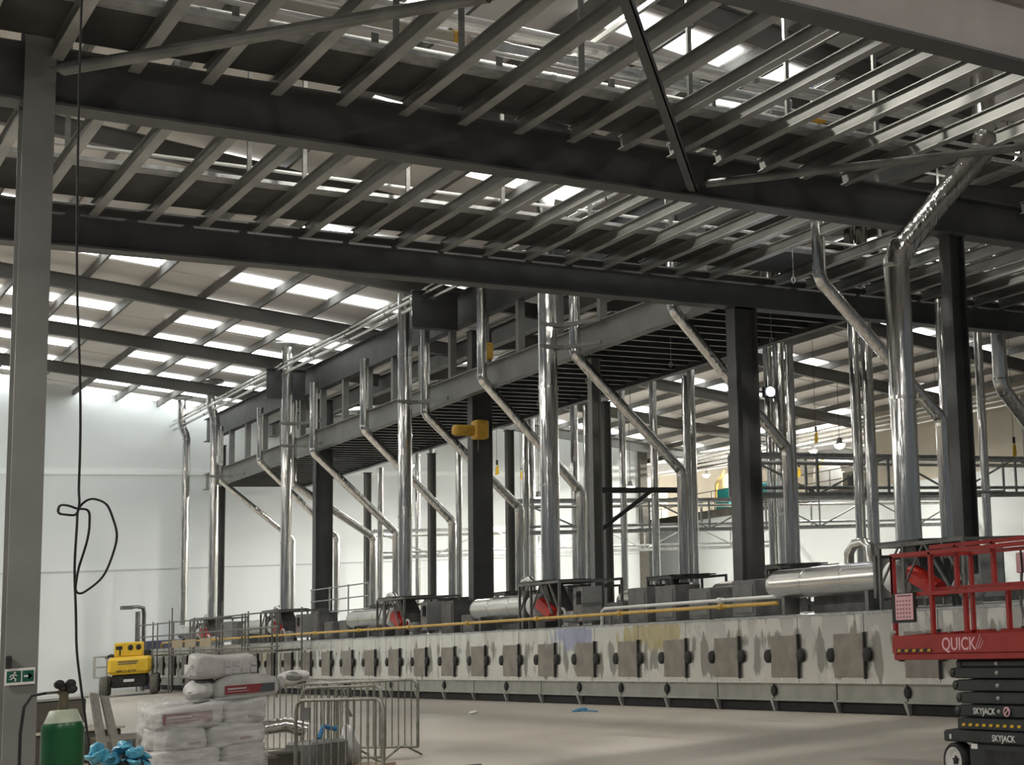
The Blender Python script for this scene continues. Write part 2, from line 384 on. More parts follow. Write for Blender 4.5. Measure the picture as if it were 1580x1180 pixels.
# purlins (one piece along the hall) and rafters (one per frame, following the roof)
for i, x in enumerate(PURL1[:-1]):
    m = MB(); m.bar((x, Y0, zr(x)-.17), (x, 75, zr(x)-.17), .07, .24)
    tag(obj('roof_purlin', m, M['rafter']), 'slim grey roof purlin, %s in from the left on the left roof slope' % nth(i), 'purlin', 'purlins under the left roof slope')
for i, x in enumerate(PURL2):
    m = MB(); m.bar((x, 26, zr(x)-.17), (x, 98, zr(x)-.17), .07, .24)
    tag(obj('roof_purlin', m, M['rafter']), 'slim grey roof purlin, %s along the roof behind the row of ovens' % nth(i), 'purlin', 'purlins under the far roof slopes')
RAF = [15, 22.5, 30, 37.5, 45, 52.5, 60, 67.5]
for i, y in enumerate(RAF):
    m = MB()
    pts = [(-7.8, zr(-7.8)), (9, zr(9)), (18.9, zr(18.9))]
    for (a, za), (b, zb) in zip(pts, pts[1:]):
        m.ibeam((a, y, za-.5), (b, y, zb-.5), .22, .44)
    tag(obj('roof_rafter', m, M['rafter']), 'deep grey roof rafter on the left slope, %s frame out from the pale end wall' % nth(len(RAF)-1-i), 'rafter', 'rafters under the left roof slope')
for i, y in enumerate((28.5, 36, 43.5, 51, 58.5, 66, 73.5, 81, 88.5)):
    m = MB()
    pts = [(19.1, zr(19.1)), (26, zr(26)), (39.8, zr(39.8))]
    if y > 55: pts += [(58, zr(58)), (71, zr(71))]
    for (a, za), (b, zb) in zip(pts, pts[1:]):
        m.ibeam((a, y, za-.52), (b, y, zb-.52), .22, .48)
    tag(obj('roof_rafter', m, M['rafter']), 'deep grey roof rafter over the flues beyond the walkway, %s frame away' % nth(i), 'rafter', 'rafters under the far roof slopes')
m = MB(); m.ibeam((19, 24, 11.2), (19, 75, 11.2), .3, .6)
tag(obj('valley_beam', m, M['rafter']), 'long grey valley beam where the two roof slopes meet', 'beam')

# ------------------------------------------------------------------ columns
def column(x, y, z1, wx, wy, name='steel_column', label='', mat='columnsteel', web_y=True):
    """H section standing on the floor: with web_y the flanges face +-X (the web plane faces the camera), else they face +-Y."""
    t = thing(name, label, 'column', (x, y, 0))
    m = MB()
    if web_y:
        m.box(-wx/2, -wx/2+.03, -wy/2, wy/2, .03, z1); m.box(wx/2-.03, wx/2, -wy/2, wy/2, .03, z1); m.box(-wx/2+.03, wx/2-.03, -.012, .012, .03, z1)
    else:
        m.box(-wx/2, wx/2, -wy/2, -wy/2+.03, .03, z1); m.box(-wx/2, wx/2, wy/2-.03, wy/2, .03, z1); m.box(-.012, .012, -wy/2+.03, wy/2-.03, .03, z1)
    obj('shaft', m, M[mat], t)
    m = MB(); m.box(-wx/2-.1, wx/2+.1, -wy/2-.1, wy/2+.1, 0, .03); obj('base_plate', m, M['steel'], t)
    m = MB(); m.box(-wx/2-.03, wx/2+.03, -wy/2-.03, wy/2+.03, z1, z1+.025); obj('cap_plate', m, M['steel'], t)
    return t
column(2.70, 20.93, 13.3, .31, .40, label='tall grey steel column at the left, in front of the hanging cable', mat='columnsteel', web_y=False)
column(16.52, 21.0, 8.28, .34, .30, label='dark slim steel column beside the bent shiny flue, under the second girder', mat='darksteel')
column(16.5, 28.5, 8.30, .55, .38, label='broad dark steel column between the ovens, at the near end of the walkway', mat='steel')
column(16.5, 43.5, 10.3, .58, .38, label='broad dark steel column carrying a yellow hoist motor', mat='steel')
column(16.5, 58.5, 10.3, .58, .38, label='broad dark steel column halfway to the pale end wall', mat='steel')
column(16.5, 73.6, 10.3, .5, .36, label='grey steel column against the pale end wall under the walkway end', mat='steel')
column(16.55, 36.0, 8.35, .24, .24, label='slender grey steel column under the middle of the walkway', mat='columnsteel')
for i, y in enumerate((43.5, 51.0, 58.5, 66.0)):
    column(20.35, y, 8.38, .24, .24, label='slender grey post behind the ovens, %s in the back row counting from the near end' % nth(i), mat='columnsteel')
column(34.0, 58.5, 11.3, .35, .35, label='grey roof column standing far behind the flues', mat='columnsteel')
column(39.6, 46.0, 9.7, .3, .3, label='grey wall column standing against the beige right wall', mat='columnsteel')

# ------------------------------------------------------------------ overhead girders and joists
GIR = [(13.4, 8.22, .86, 1.0, 24), (21.0, 8.30, .72, -2, 26), (28.5, 8.30, .72, -2, 26)]
glab = ['huge brown-grey girder crossing the top right corner', 'long dark girder crossing the middle of the open joists',
        'long dark girder over the near end of the walkway']
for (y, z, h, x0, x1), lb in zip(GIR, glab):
    gm = 'litgirder' if y < 15 else 'steel'
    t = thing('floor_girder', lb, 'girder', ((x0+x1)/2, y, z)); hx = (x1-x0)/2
    m = MB(); m.box(-hx, hx, -.20, .20, 0, .035); obj('bottom_flange', m, M['steel'], t)  # first girder's shaded underside is painted in the darker colour
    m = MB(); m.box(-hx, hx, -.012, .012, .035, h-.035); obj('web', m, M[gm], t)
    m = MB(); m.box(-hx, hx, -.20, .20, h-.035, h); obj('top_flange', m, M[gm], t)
JX = [2.06+.8*k for k in range(28)]
for b, (ya, yb, txt) in enumerate(((13.62, 20.78, 'near bay before the middle girder'), (21.22, 28.28, 'far bay behind the middle girder'))):
    for i, x in enumerate(JX):
        if abs(x-16.52) < .2 and b == 1: continue
        ye = 17.6 if b == 0 and 14.7 < x < 17.8 else yb
        m = MB(); m.bar((x, ya, 9.052), (x, ye, 9.052), .10, .016); m.bar((x, ya, 8.95), (x, ye, 8.95), .014, .188)
        o = tag(obj('floor_joist', m, M['joist']), 'grey floor joist, %s from the left, %s' % (nth(i), txt), 'joist', 'joists in the '+txt)
        m = MB(); m.bar((0, -(ye-ya)/2, .008), (0, (ye-ya)/2, .008), .13, .016); f = obj('bottom_flange', m, M['jflange'], o); f.location = (0, 0, -.016)
for (ya, yb, lb) in ((19.35, 20.66, 'dark deck plate strip lying on the joists before the middle girder'),
                     (26.2, 28.0, 'dark deck plate strip lying on the joists before the walkway girder')):
    t = thing('deck_plate', lb, 'deck plate', (9, ya, 9.065))
    xr = 5.4 if ya < 22 else 16
    m = MB(); m.box(-11, xr, 0, yb-ya, 0, .03); obj('plate', m, M['plate'], t)
    m = MB(); m.box(-11, xr, -.38, -.02, 0, .06); obj('cable_tray', m, M['galv'], t)
# round and angle braces below the joists, meeting at a node on the middle girder
def brace(p0, p1, r, lb, ang=False):
    t = thing('plan_brace', lb, 'brace', ((p0[0]+p1[0])/2, (p0[1]+p1[1])/2, p0[2])); c = Vector(t.location)
    a, b = Vector(p0)-c, Vector(p1)-c
    m = MB()
    if ang: m.bar(a, b, .13, .02, oa=0, ob=-.05); m.bar(a, b, .02, .12, oa=-.055)
    else: m.tube([a, b], r, 14)
    obj('rod', m, M['joist'] if not ang else M['steel'], t)
    for e, o in ((a, b), (b, a)):
        d = (o-e).normalized(); m = MB(); m.bar(e-d*.1, e+d*.3, .18, .03); obj('gusset', m, M['steel'], t)
brace((2.85, 20.2, 8.55), (6.0, 15.5, 8.55), .075, 'round grey brace running up from the left column across the joists')
brace((11.25, 20.8, 8.42), (6.85, 14.1, 8.42), .06, 'dark angle brace crossing the joists steeply in the upper middle', True)
brace((11.45, 20.7, 8.50), (15.6, 15.2, 8.50), .065, 'round grey brace passing behind the bent shiny flue')

# posts, rails and pipes above the joists
k = 0
for y in (18.6, 25.4):
    for i, x in enumerate((3.66, 6.06, 6.86, 8.46, 10.06, 11.66, 13.26, 18.06, 19.66)):
        m = MB(); m.bar((x, y, 9.06), (x, y, 11.3), .06, .06); m.bar((x-.35, y, 11.0), (x+.35, y, 11.0), .05, .05)
        tag(obj('pipe_hanger', m, M['joist']), 'thin grey hanger post standing above the %s joists, %s from the left' % ('near' if y < 20 else 'far', nth(i)), 'hanger', 'hanger posts above the joists')
def run(name, lb, cat, p0, p1, r, mt, group=None, bands=0, band_mat='galv'):
    c = Vector(((p0[0]+p1[0])/2, (p0[1]+p1[1])/2, min(p0[2], p1[2])-r))
    t = thing(name, lb, cat, c, group); a, b = Vector(p0)-c, Vector(p1)-c
    m = MB(); m.tube([a, b], r, 14); obj('pipe', m, M[mt], t)
    d = (b-a)
    for i in range(bands):
        q = a+d*((i+.5)/bands); m = MB(); m.tube([q-d.normalized()*.04, q+d.normalized()*.04], r*1.13, 14)
        obj('clamp', m, M[band_mat], t)
    return t
def stands(t, xs):
    for x in xs:
        m = MB(); q = x-t.location.x; m.box(q-.03, q+.03, -.05, .05, 9.06-t.location.z, .05); obj('pipe_stand', m, M['joist'], t)
t = run('insulated_pipe', 'fat pinkish insulated pipe with a yellow end, above the joists', 'pipe', (2.5, 19.4, 9.55), (7.05, 19.4, 9.55), .10, 'beige', None, 0)
m = MB(); m.tube([(2.25,0,.10),(2.36,0,.10)], .115, 14); obj('yellow_end', m, M['orange'], t, 'yellow end band'); stands(t, (2.86, 4.46, 6.06))
t = run('insulated_pipe', 'fat grey insulated pipe continuing right of the yellow-ended one', 'pipe', (7.25, 19.4, 9.55), (12.2, 19.4, 9.55), .085, 'galv', None, 5); stands(t, (7.66, 9.26, 10.86))
t = run('insulated_pipe', 'short grey pipe with a yellow elbow end above the right joists', 'pipe', (12.75, 19.4, 9.45), (14.2, 19.4, 9.45), .085, 'galv'); stands(t, (13.26, 14.06))
m = MB(); m.lathe([(.02,-.12),(.09,-.1),(.115,0),(.1,.1)], (-.75,0,.085), 'x', 14); obj('yellow_elbow', m, M['orange'], t, 'yellow elbow')
for i, (y, z, r, mt) in enumerate(((19.05,9.32,.035,'bright'), (20.0,10.1,.055,'bright'), (20.5,10.25,.045,'bright'), (21.0,10.4,.06,'bright'), (22.0,10.3,.04,'bright'), (18.0,10.5,.04,'galv'), (18.9,10.9,.03,'joist'),
                                   (25.9,9.3,.03,'bright'), (26.6,10.2,.04,'joist'), (28.0,10.5,.05,'bright'), (27.2,11.0,.03,'joist'), (25.6,11.3,.03,'joist'))):
    run('service_pipe', 'thin shiny service pipe above the %s joists, %s of its bundle' % ('near' if y < 24 else 'far', nth(i if y < 24 else i-7)), 'pipe',
        (1.0, y, z), (20.5, y, z), r, mt, 'service pipes above the joists', 8)
for i, (x, ya, yb, z) in enumerate(((7.0,18.2,22.5,10.7),(9.9,18.2,22.5,10.7),(12.8,18.2,22.5,10.7),(15.7,18.2,22.5,10.7),(5.0,25.2,28.5,10.6),(10.6,25.2,28.5,10.6))):
    m = MB(); m.bar((x, ya, z), (x, yb, z), .06, .08)
    tag(obj('pipe_rack_rail', m, M['joist']), 'grey strut rail carrying pipes above the joists, %s from the left' % nth(i), 'rail', 'pipe rack rails')
# two small valves above the joists
m = MB(); m.lathe([(.03,-.14),(.07,-.12),(.07,.12),(.03,.14)], (0,0,0), 'x', 12); o = tag(obj('pipe_valve', m, M['bluerag']), 'small blue pipe valve above the right joists', 'valve'); o.location = (13.2, 20.5, 10.25)
# fat duct over the joists at the right, dark
for i, (y, z, x0, x1) in enumerate(((23.4, 11.0, 14.5, 20), (16.2, 11.2, 15, 22))):
    m = MB(); m.cbox(x0, x1, y-.3, y+.3, z-.2, z+.2, .02)
    tag(obj('air_duct', m, M['plate']), 'dark rectangular air duct high above the %s joists' % ('far' if i == 0 else 'near'), 'duct')

# ------------------------------------------------------------------ the walkway: storey-deep truss and ribbed deck
t = thing('walkway_bridge', 'long dark steel walkway with ribbed underside running to the pale end wall', 'walkway', (16.03, 51, 8.35)); t['kind'] = 'thing'
y0, y1 = -22.25, 22.6
m = MB(); m.ibeam((0, y0, .34), (0, y1, .34), .26, .68, .03, .02); obj('lower_beam', m, M['columnsteel'], t)
m = MB(); m.ibeam((0, y0, 2.6), (0, y1, 2.6), .26, 1.0, .03, .02); obj('upper_beam', m, M['darksteel'], t)
for k in range(18):
    m = MB(); yy = y0+.6+2.5*k; m.box(-.09, .09, yy-.09, yy+.09, .68, 2.15); obj('post', m, M['columnsteel'], t)
m = MB(); m.box(.14, 3.7, y0, y1, .50, .54); obj('deck', m, M['darksteel'], t)
m = MB(); m.ibeam((3.7, y0, .3), (3.7, y1, .3), .2, .5, .03, .02); obj('back_beam', m, M['darksteel'], t)
for k in range(59):
    yy = y0+.5+.76*k; m = MB(); m.bar((.78 if min(abs(yy+a) for a in (22.5,7.5,-7.5)) < .3 else .14, yy, .30), (3.6, yy, .30), .07, .30); obj('rib', m, M['darksteel'], t)
    m = MB(); m.bar((.78 if min(abs(yy+a) for a in (22.5,7.5,-7.5)) < .3 else .14, yy, .14), (3.6, yy, .14), .10, .015); obj('rib_flange', m, M['joist'], t)
for y in (43.5, 58.5):
    m = MB(); m.ibeam((14.6, y, 10.85), (15.88, y, 10.85), .3, 1.1, .03, .02)
    tag(obj('cantilever_bracket', m, M['darksteel']), {43.5: 'dark bracket beam jutting left from the column with the hoist motor', 58.5: 'dark bracket beam jutting left from the column halfway down'}[y], 'beam')
for (x, z, r, lb) in ((15.0, 11.12, .055, 'lower shiny pipe of three running beside the walkway'), (14.86, 11.27, .045, 'middle shiny pipe of three running beside the walkway'), (15.0, 11.5, .045, 'upper thin pipe of three running beside the walkway')):
    run('long_pipe', lb, 'pipe', (x, 22, z), (x, 74.9, z), r, 'pipe', 'long pipes beside the walkway', 14, 'frame')

# ------------------------------------------------------------------ flues
def flue(pts, r, lb, group, collar=False, n=18, step=2.3, mat='flue'):
    b = Vector(pts[0]); t = thing('flue_pipe', lb, 'flue', b, group)
    P = [Vector(p)-b for p in pts]
    # mitred elbows: short extra segment at each bend
    Q = [P[0]]
    for i in range(1, len(P)-1):
        d0, d1 = (P[i]-P[i-1]).normalized(), (P[i+1]-P[i]).normalized(); L = r*.55
        Q += [P[i]-d0*L, P[i]+d1*L]
    Q.append(P[-1])
    m = MB(); m.tube(Q, r, n, True); obj('duct', m, M[mat], t)
    for i in range(len(P)-1):
        d = P[i+1]-P[i]; L = d.length; d.normalize(); k = max(1, int(L/step))
        for j in range(k+1):
            s_ = L*j/k
            if i > 0 and j == 0: s_ = r*.9
            if i < len(P)-2 and j == k: s_ = L-r*.9
            q = P[i]+d*s_; mm = MB(); mm.tube([q-d*.03, q+d*.03], r*1.07, n)
            obj('clamp_band', mm, M['pipe'], t)
    if collar:
        q = P[-1]; mm = MB(); mm.lathe([(r, q.z-.14), (r*2.6, q.z-.06), (r*2.6, q.z), (r, q.z)], (q.x, q.y, 0), 'z', 20); obj('roof_collar', mm, M['galv'], t)
    return t
G1 = 'upright flues on the front oven'
UN = [20.65, 35.4, 45.6, 57.8, 68.0, 72.9]
flue([(14.92,20.52,2.7),(14.92,20.52,7.68),(17.05,20.52,9.95),(17.05,20.52,11.9)], .225, 'fat shiny flue rising behind the red lift and bending right', 'large flues')
flue([(15.1,35.4,2.7),(15.1,35.4,zr(15.1)-.1)], .22, 'fat shiny upright flue on the oven right of the column with the hoist', G1)
flue([(15.1,45.6,2.7),(15.1,45.6,zr(15.1)-.1)], .19, 'shiny upright flue passing in front of the walkway left of the hoist column', G1)
flue([(15.1,57.8,2.7),(15.1,57.8,zr(15.1)-.13)], .17, 'shiny upright flue just left of the column halfway down the walkway', G1, True)
flue([(15.1,68.0,2.7),(15.1,68.0,10.7),(14.95,68.0,11.2),(14.95,68.0,zr(15)-.05)], .17, 'kinked shiny flue with a roof collar, second nearest the end wall', G1, True)
flue([(15.1,72.9,2.6),(15.1,72.9,10.6),(14.9,72.9,11.1),(14.9,72.9,zr(15)-.05)], .15, 'kinked shiny flue with a roof collar, closest to the end wall', G1, True)
G2 = 'cranked flues between the walkway and the second oven'
DI = [(24.0,8.0,5.37),(29.9,8.45,5.4),(35.0,8.25,5.4),(41.0,8.5,5.4),(45.4,8.1,5.3),(51.0,8.3,5.3),(56.5,8.15,5.3),(63.4,8.55,5.6),(69.4,8.4,5.9),(59.0,7.3,5.3)]
dl = ['nearest, left of the slim dark column', 'second nearest, behind the broad near column', 'third nearest, right of the fat upright flue', 'fourth nearest, beginning at the hoist column',
      'fifth along, left of the fat upright flue', 'sixth along, left of the hoist column', 'seventh along, at the halfway column', 'ninth along, left of the halfway column',
      'last one, beside the end wall', 'eighth along, thin and partly hidden']
for (y, za, zb), l in zip(DI, dl):
    top = 10.6 if y > 50 else 11.2
    flue([(18.4,y,2.6),(18.4,y,zb),(15.62,y,za),(15.62,y,top)], .13 if y < 60 else .11, 'cranked shiny flue, '+l, G2, n=14)
    if y < 60: flue([(18.75,y+.35,2.6),(18.75,y+.35,7.9)], .10, 'plain upright flue standing beside the cranked flue, '+l, 'plain flues on the second oven', n=12)
G3 = 'flues rising far behind the ovens'
BG = [(23.0,33.2,.16),(23.0,33.8,.14),(23.0,37.7,.17),(23.0,38.3,.13),(24,44.9,.14),(24,47.6,.13),(24,50.0,.12),(24,54.0,.14),(24,58.0,.14),(24,62.4,.13),(24,63.8,.12),(24,69,.13),(24,70.8,.12)]
for i, (x, y, r) in enumerate(BG):
    flue([(x,y,1.9),(x,y,zr(x)-.1)], r, 'upright shiny flue in the back row, %s from the near end' % nth(i), G3, n=12)
flue([(26.4,30,1.75),(26.4,30,5.7),(25.0,30,7.2),(25.0,30,zr(25)-.1)], .2, 'cranked bright flue at the right edge behind the slim dark column', G3)
flue([(25.6,31.6,1.75),(25.6,31.6,zr(25.6)-.1)], .12, 'thin upright flue at the right edge beside the cranked bright one', G3, n=12)

for i, (y, z) in enumerate(((35.4,8.45),(35.4,9.0),(45.6,8.45),(57.8,8.5),(57.8,9.3),(68.0,8.4))):
    m = MB(); m.bar((15.3,y,z), (15.88,y-1.3,z), .05, .09); m.bar((14.8,y-.24,z), (15.7,y-.24,z), .05, .09)
    tag(obj('flue_bracket', m, M['columnsteel']), 'grey bracket tying a front flue to the walkway beam, %s from the near end' % nth(i), 'bracket', 'flue brackets')
# ------------------------------------------------------------------ ovens
def oven(x, lb, front):
    t = thing('tunnel_oven', lb, 'oven', (x, 0, 0)); ya, yb = 10.0, 73.1
    m = MB(); m.box(0, 2.2, ya, yb, .5, 1.62); o = obj('casing', m, M['oven'], t)
    m = MB(); m.box(-.02, 2.22, ya-.02, yb+.02, 1.62, 1.655); obj('top_trim', m, M['galv'], t)
    m = MB(); m.box(.145, 2.0, ya+.1, yb-.1, .015, .49); obj('under_gap_shade', m, M['ovenshade'], t)  # black block put in for the shade under the oven
    ny = 31
    for k in range(ny):
        yy = 11.55+2*k
        if not front and k > 4: continue
        m = MB(); m.box(.10, .13, yy+.02, yy+1.98, .215, .50); m.box(.06, .13, yy+.02, yy+1.98, .19, .22); obj('skirt_panel', m, M['skirt'], t)
        m = MB(); m.hexa([(.10,yy-.03,0),(.18,yy-.03,0),(.18,yy+.03,0),(.10,yy+.03,0),(.04,yy-.045,.2),(.18,yy-.045,.2),(.18,yy+.045,.2),(.04,yy+.045,.2)]); obj('foot', m, M['galv'], t)
        m = MB(); m.box(-.004, .002, yy+.99, yy+1.0, .52, 1.62); obj('panel_seam', m, M['machine'], t)
        yc = yy+1.42
        m = MB(); m.cbox(-.03, .0, yc-.44, yc+.44, .60, 1.31, .008); d = obj('inspection_door', m, M['ovendoor'], t, 'brown-grey dusty inspection door')
        m = MB(); m.box(-.045, -.0, yc-.475, yc-.44, .58, 1.33); obj('hinge_strip', m, M['black'], d)
        for s in (-1, 1):
            m = MB(); m.lathe([(.0,-.06),(.07,-.06),(.115,-.045),(.12,-.02),(.05,-.012),(.05,.02)], (0, yc+s*.535, .965), 'x', 16); obj('latch_knob', m, M['black'], d)
        if k % 2 == 0 or k % 3 == 0:
            m = MB(); m.lathe([(.0,-.04),(.07,-.04),(.10,-.02),(.03,.03)], (0.10, yy-.02, .36), 'x', 12); obj('skirt_wheel', m, M['black'], t)
    return t
oven(13.95, 'very long stainless steel tunnel oven along the hall, nearest of the ovens', True)
oven(17.35, 'second long tunnel oven, mostly hidden behind the nearest one', False)
m = MB(); m.cbox(21.5, 24.6, 20, 73, 0, 1.9, .03); tag(obj('equipment_housing', m, M['machine']), 'low grey equipment housing under the back row of flues', 'machine')
m = MB(); m.cbox(24.8, 27.5, 20, 73, 0, 1.75, .03); tag(obj('equipment_housing', m, M['machine']), 'low grey equipment housing farthest back, before the white wall', 'machine')
m = MB(); m.cbox(13.9, 16.2, 73.6, 74.8, 0, 2.0, .03); tag(obj('end_unit', m, M['endblue']), 'dark blue-grey end unit between the oven and the end wall', 'machine')
m = MB(); m.tube([(13.4,71.5,0),(13.4,71.5,3.1),(13.35,71.4,3.35),(13.1,71.2,3.4),(12.75,71.0,3.38)], .07, 10); m.tube([(13.15,71.3,1.9),(13.15,71.3,3.2)], .09, 10); m.box(12.5,12.9,70.8,71.2,3.3,3.45)
tag(obj('bent_mast', m, M['machine']), 'grey bent mast standing behind the yellow boom lift at the oven end', 'mast')

# burner units on the ovens: tank, drum, stack box, frame, red duct, motor
def burner(lb, loc, full=True):
    t = thing('burner_unit', lb, 'burner', loc, 'burner units on the ovens'); TL = 3.85 if full else 2.2; FE = -3.0 if full else -2.0
    m = MB(); m.lathe([(.0,TL),(.14,TL-.02),(.225,TL-.09),(.265,TL-.2),(.272,TL-.32),(.272,.05)], (0,0,.57), 'y', 28); tk = obj('tank', m, M['tank'], t)
    for yy in (1.2, 2.5)[:2 if full else 1]: m = MB(); m.lathe([(.272,yy-.015),(.276,yy-.015),(.276,yy+.015),(.272,yy+.015)], (0,0,.57), 'y', 28, caps=False); obj('tank_seam', m, M['pipe'], tk)
    for yy in (.5, TL-.62):
        m = MB(); m.box(-.16, .16, yy-.05, yy+.05, 0.0, .38); obj('saddle', m, M['machine'], t)
    m = MB(); m.box(-.33, .33, -.05, .03, .2, .92); obj('flange_plate', m, M['machine'], t)
    m = MB(); m.box(-.2, .3, -.38, -.05, .2, .86); obj('fan_housing', m, M['machine'], t)
    m = MB(); m.lathe([(.18,-.36),(.28,-.36),(.28,-.66),(.22,-.70),(.0,-.70)], (-.14,0,.54), 'y', 24); obj('drum', m, M['white'], t, 'pale round drum')
    m = MB(); m.hexa([(-.05,-1.15,.15),(.55,-1.15,.15),(.55,-.43,.15),(-.05,-.43,.15),(-.15,-.97,1.02),(.25,-.97,1.02),(.25,-.53,1.02),(-.15,-.53,1.02)]); obj('stack_box', m, M['machine'], t)
    fr = MB(); q = .05
    for (xx, yy) in ((-.72,-.75),(-.72,-1.42),(-.72,FE),(.78,-.75),(.78,FE)): fr.box(xx-q/2, xx+q/2, yy-q/2, yy+q/2, 0, 1.04)
    for xx in (-.72, .78): fr.box(xx-q/2, xx+q/2, FE-.02, -.73, 1.0, 1.06)
    for yy in (-.75, -1.42, FE): fr.box(-.72, .78, yy-q/2, yy+q/2, 1.0, 1.05)
    for yy in (-.78, -1.45): fr.bar((-.72, yy, .42), (-.72, yy-.5, 1.0), .03, .03)
     
    if full: fr.bar((-.72,-2.0,1.0),(-.72,-2.6,.3),.035,.035); fr.bar((-.72,-2.45,1.0),(-.72,-2.95,.4),.035,.035)
    obj('support_frame', fr, M['frame'], t)
    m = MB(); m.box(-.62, .5, -1.7, -.45, 1.06, 1.11); m.box(-.5, .45, -2.1, -1.7, 1.06, 1.09); obj('top_platform', m, M['darksteel'], t)
    if not full: return t
    m = MB()     # red duct: slanted half-round trough
    prof = [(-.15,0),(-.15,.14),(-.09,.21),(0,.235),(.09,.21),(.15,.14),(.15,0)]
    A = Vector((-.35,-1.12,.48)); B = Vector((-.35,-1.85,.17)); vs_ = []
    for c in (A, B):
        for (x, z) in prof: vs_.append(c+Vector((x, -z*.33, z)))
    n = len(prof); fs = [(i, i+1, n+i+1, n+i) for i in range(n-1)]+[(n-1, 0, n, 2*n-1), tuple(range(n-1,-1,-1)), tuple(range(n, 2*n))]
    m.add(vs_, fs); obj('red_duct', m, M['redduct'], t, 'bright red slanted duct')
    if not full: return t
    m = MB(); m.tube([(-.5,-2.6+.23*math.cos(a),.2+.23*math.sin(a)) for a in [PI*i/8 for i in range(9)]], .03, 8); obj('pale_hoop', m, M['drum'], t)
    m = MB(); m.lathe([(.0,-2.8),(.13,-2.8),(.14,-2.45),(.0,-2.45)], (-.3,0,.22), 'y', 16); m.box(-.42,-.2,-2.75,-2.5,0,.1); obj('motor', m, M['machpale'], t)
    m = MB(); m.cbox(.1,.6,-2.35,-1.85,.1,.9,.015); obj('control_box', m, M['machpale'], t)
    m = MB(); m.box(.07,.1,-2.3,-2.1,.5,.8); obj('box_window', m, M['black'], t)
    m = MB(); m.tube([(.35,1.75,.6),(.35,1.75,1.05),(.35,1.55,1.2),(.35,1.25,1.22),(.35,1.08,1.12),(.35,1.05,.6)], .09, 12); obj('bent_pipe', m, M['pipe'], t)
    m = MB(); m.box(.3,.7,.2,2.9,0,.72); obj('duct_box', m, M['machine'], t)
    return t
b0 = burner('large shiny burner tank unit right behind the red lift platform', (15.05, 21.3, 1.655))
for y, lb in ((36.15, 'shiny burner tank unit in front of the column with the hoist'), (46.35, 'shiny burner tank unit below the flue left of the hoist column'),
              (58.55, 'pale burner tank unit in the scaffold area, second from the far end'), (68.75, 'pale burner tank unit at the far end of the nearest oven')):
    dup(b0, (15.05, y, 1.655), lb)
b1 = burner('burner unit on the second oven, first behind the front row from the near end', (18.35, 25.2, 1.655), False); b1['group'] = 'burner units on the second oven'
for i, y in enumerate((31.1, 36.2, 42.2, 46.6, 52.2, 57.7)):
    i += 1
    dup(b1, (18.35, y, 1.655), 'burner unit on the second oven, %s behind the front row from the near end' % nth(i), 'burner units on the second oven')
rn = random.Random(3)
for i, y in enumerate((17.0, 26.6, 28.4, 29.9, 31.2, 32.4, 41.2, 42.7, 51.8, 53.4, 54.9, 63.6, 65.1)):
    h = rn.uniform(.45, .95)
    t = thing('service_cabinet', 'grey service cabinet standing on the nearest oven, %s from the near end' % nth(i), 'cabinet', (15.55, y, 1.655), 'cabinets on the nearest oven')
    m = MB(); m.cbox(-.3, .3, -.45, .45, 0, h, .015); obj('body', m, M['machine'], t)
    m = MB(); m.box(-.315, -.3, -.36, .36, .08, h-.08); obj('door', m, M['frame'], t)
# gas pipe in yellow and the white pipe beside it
def railpipe(name, lb, x, z, ya, yb, r, mt, fl):
    t = thing(name, lb, 'pipe', (x, (ya+yb)/2, 1.655)); h = (yb-ya)/2; z -= 1.655
    m = MB(); m.tube([(0,-h,z),(0,h,z)], r, 12); obj('pipe', m, M[mt], t)
    n = int((yb-ya)/4.2)
    for i in range(n):
        yy = -h+2+4.2*i; m = MB(); m.tube([(0,yy-.07,z),(0,yy+.07,z)], r*1.7, 10); obj('coupling', m, M[mt], t)
        m = MB(); m.box(-.02,.02,yy+.4,yy+.44,0,z-r*.5); m.box(-.05,.05,yy+.36,yy+.48,0,.01); obj('pipe_stand', m, M['frame'], t)
    m = MB(); m.tube([(0,h-.02,z),(0,h+.12,z-.05),(0,h+.15,0)], r, 10); obj('end_bend', m, M[mt], t)
    return t
railpipe('gas_pipe', 'long yellow gas pipe along the top edge of the nearest oven', 14.08, 1.88, 23.4, 71.5, .035, 'gas', 1)
railpipe('conduit_pipe', 'short white pipe just above the yellow gas pipe near the column', 14.4, 2.0, 24.0, 31.0, .035, 'white', 0)

# scaffold rails and panels at the far part of the oven
for i, (x, ya, yb, z0) in enumerate(((13.55, 51.0, 57.6, 0), (13.55, 58.0, 65.0, 0), (13.55, 65.4, 71.0, 0))):
    t = thing('scaffold_bay', 'tubular scaffold bay before the far oven, %s from the near end' % nth(i), 'scaffold', (x, (ya+yb)/2, z0), 'scaffold bays before the far oven'); h = (yb-ya)/2
    for yy in (-h, 0, h):
        for xx in (-.45, .25):
            m = MB(); m.tube([(xx,yy,0),(xx,yy,2.66+(.5 if xx < 0 and yy > 0 else .05))], .026, 8); obj('upright', m, M['frame'], t)
    for z in (1.55, 2.15, 2.62):
        m = MB(); m.tube([(-.45,-h-.2,z),(-.45,h+.2,z)], .026, 8); obj('ledger', m, M['frame'], t)
    m = MB(); m.box(-.5,.22,-h,h,1.38,1.44); obj('board', m, M['plank'], t)
    if i == 1:
        for yy in (-2.6,-.4,1.6):
            m = MB(); m.box(-.5,-.48,yy,yy+1.6,1.66,1.95); obj('toe_board', m, M['wood'], t, 'pale timber toe board')
t = thing('guard_rail', 'tubular guard rail in front of the halfway column', 'railing', (15.6, 53.5, 1.655))
for yy in (-3,-1,1,3):
    m = MB(); m.tube([(0,yy,0),(0,yy,1.75)], .025, 8); obj('post', m, M['galv'], t)
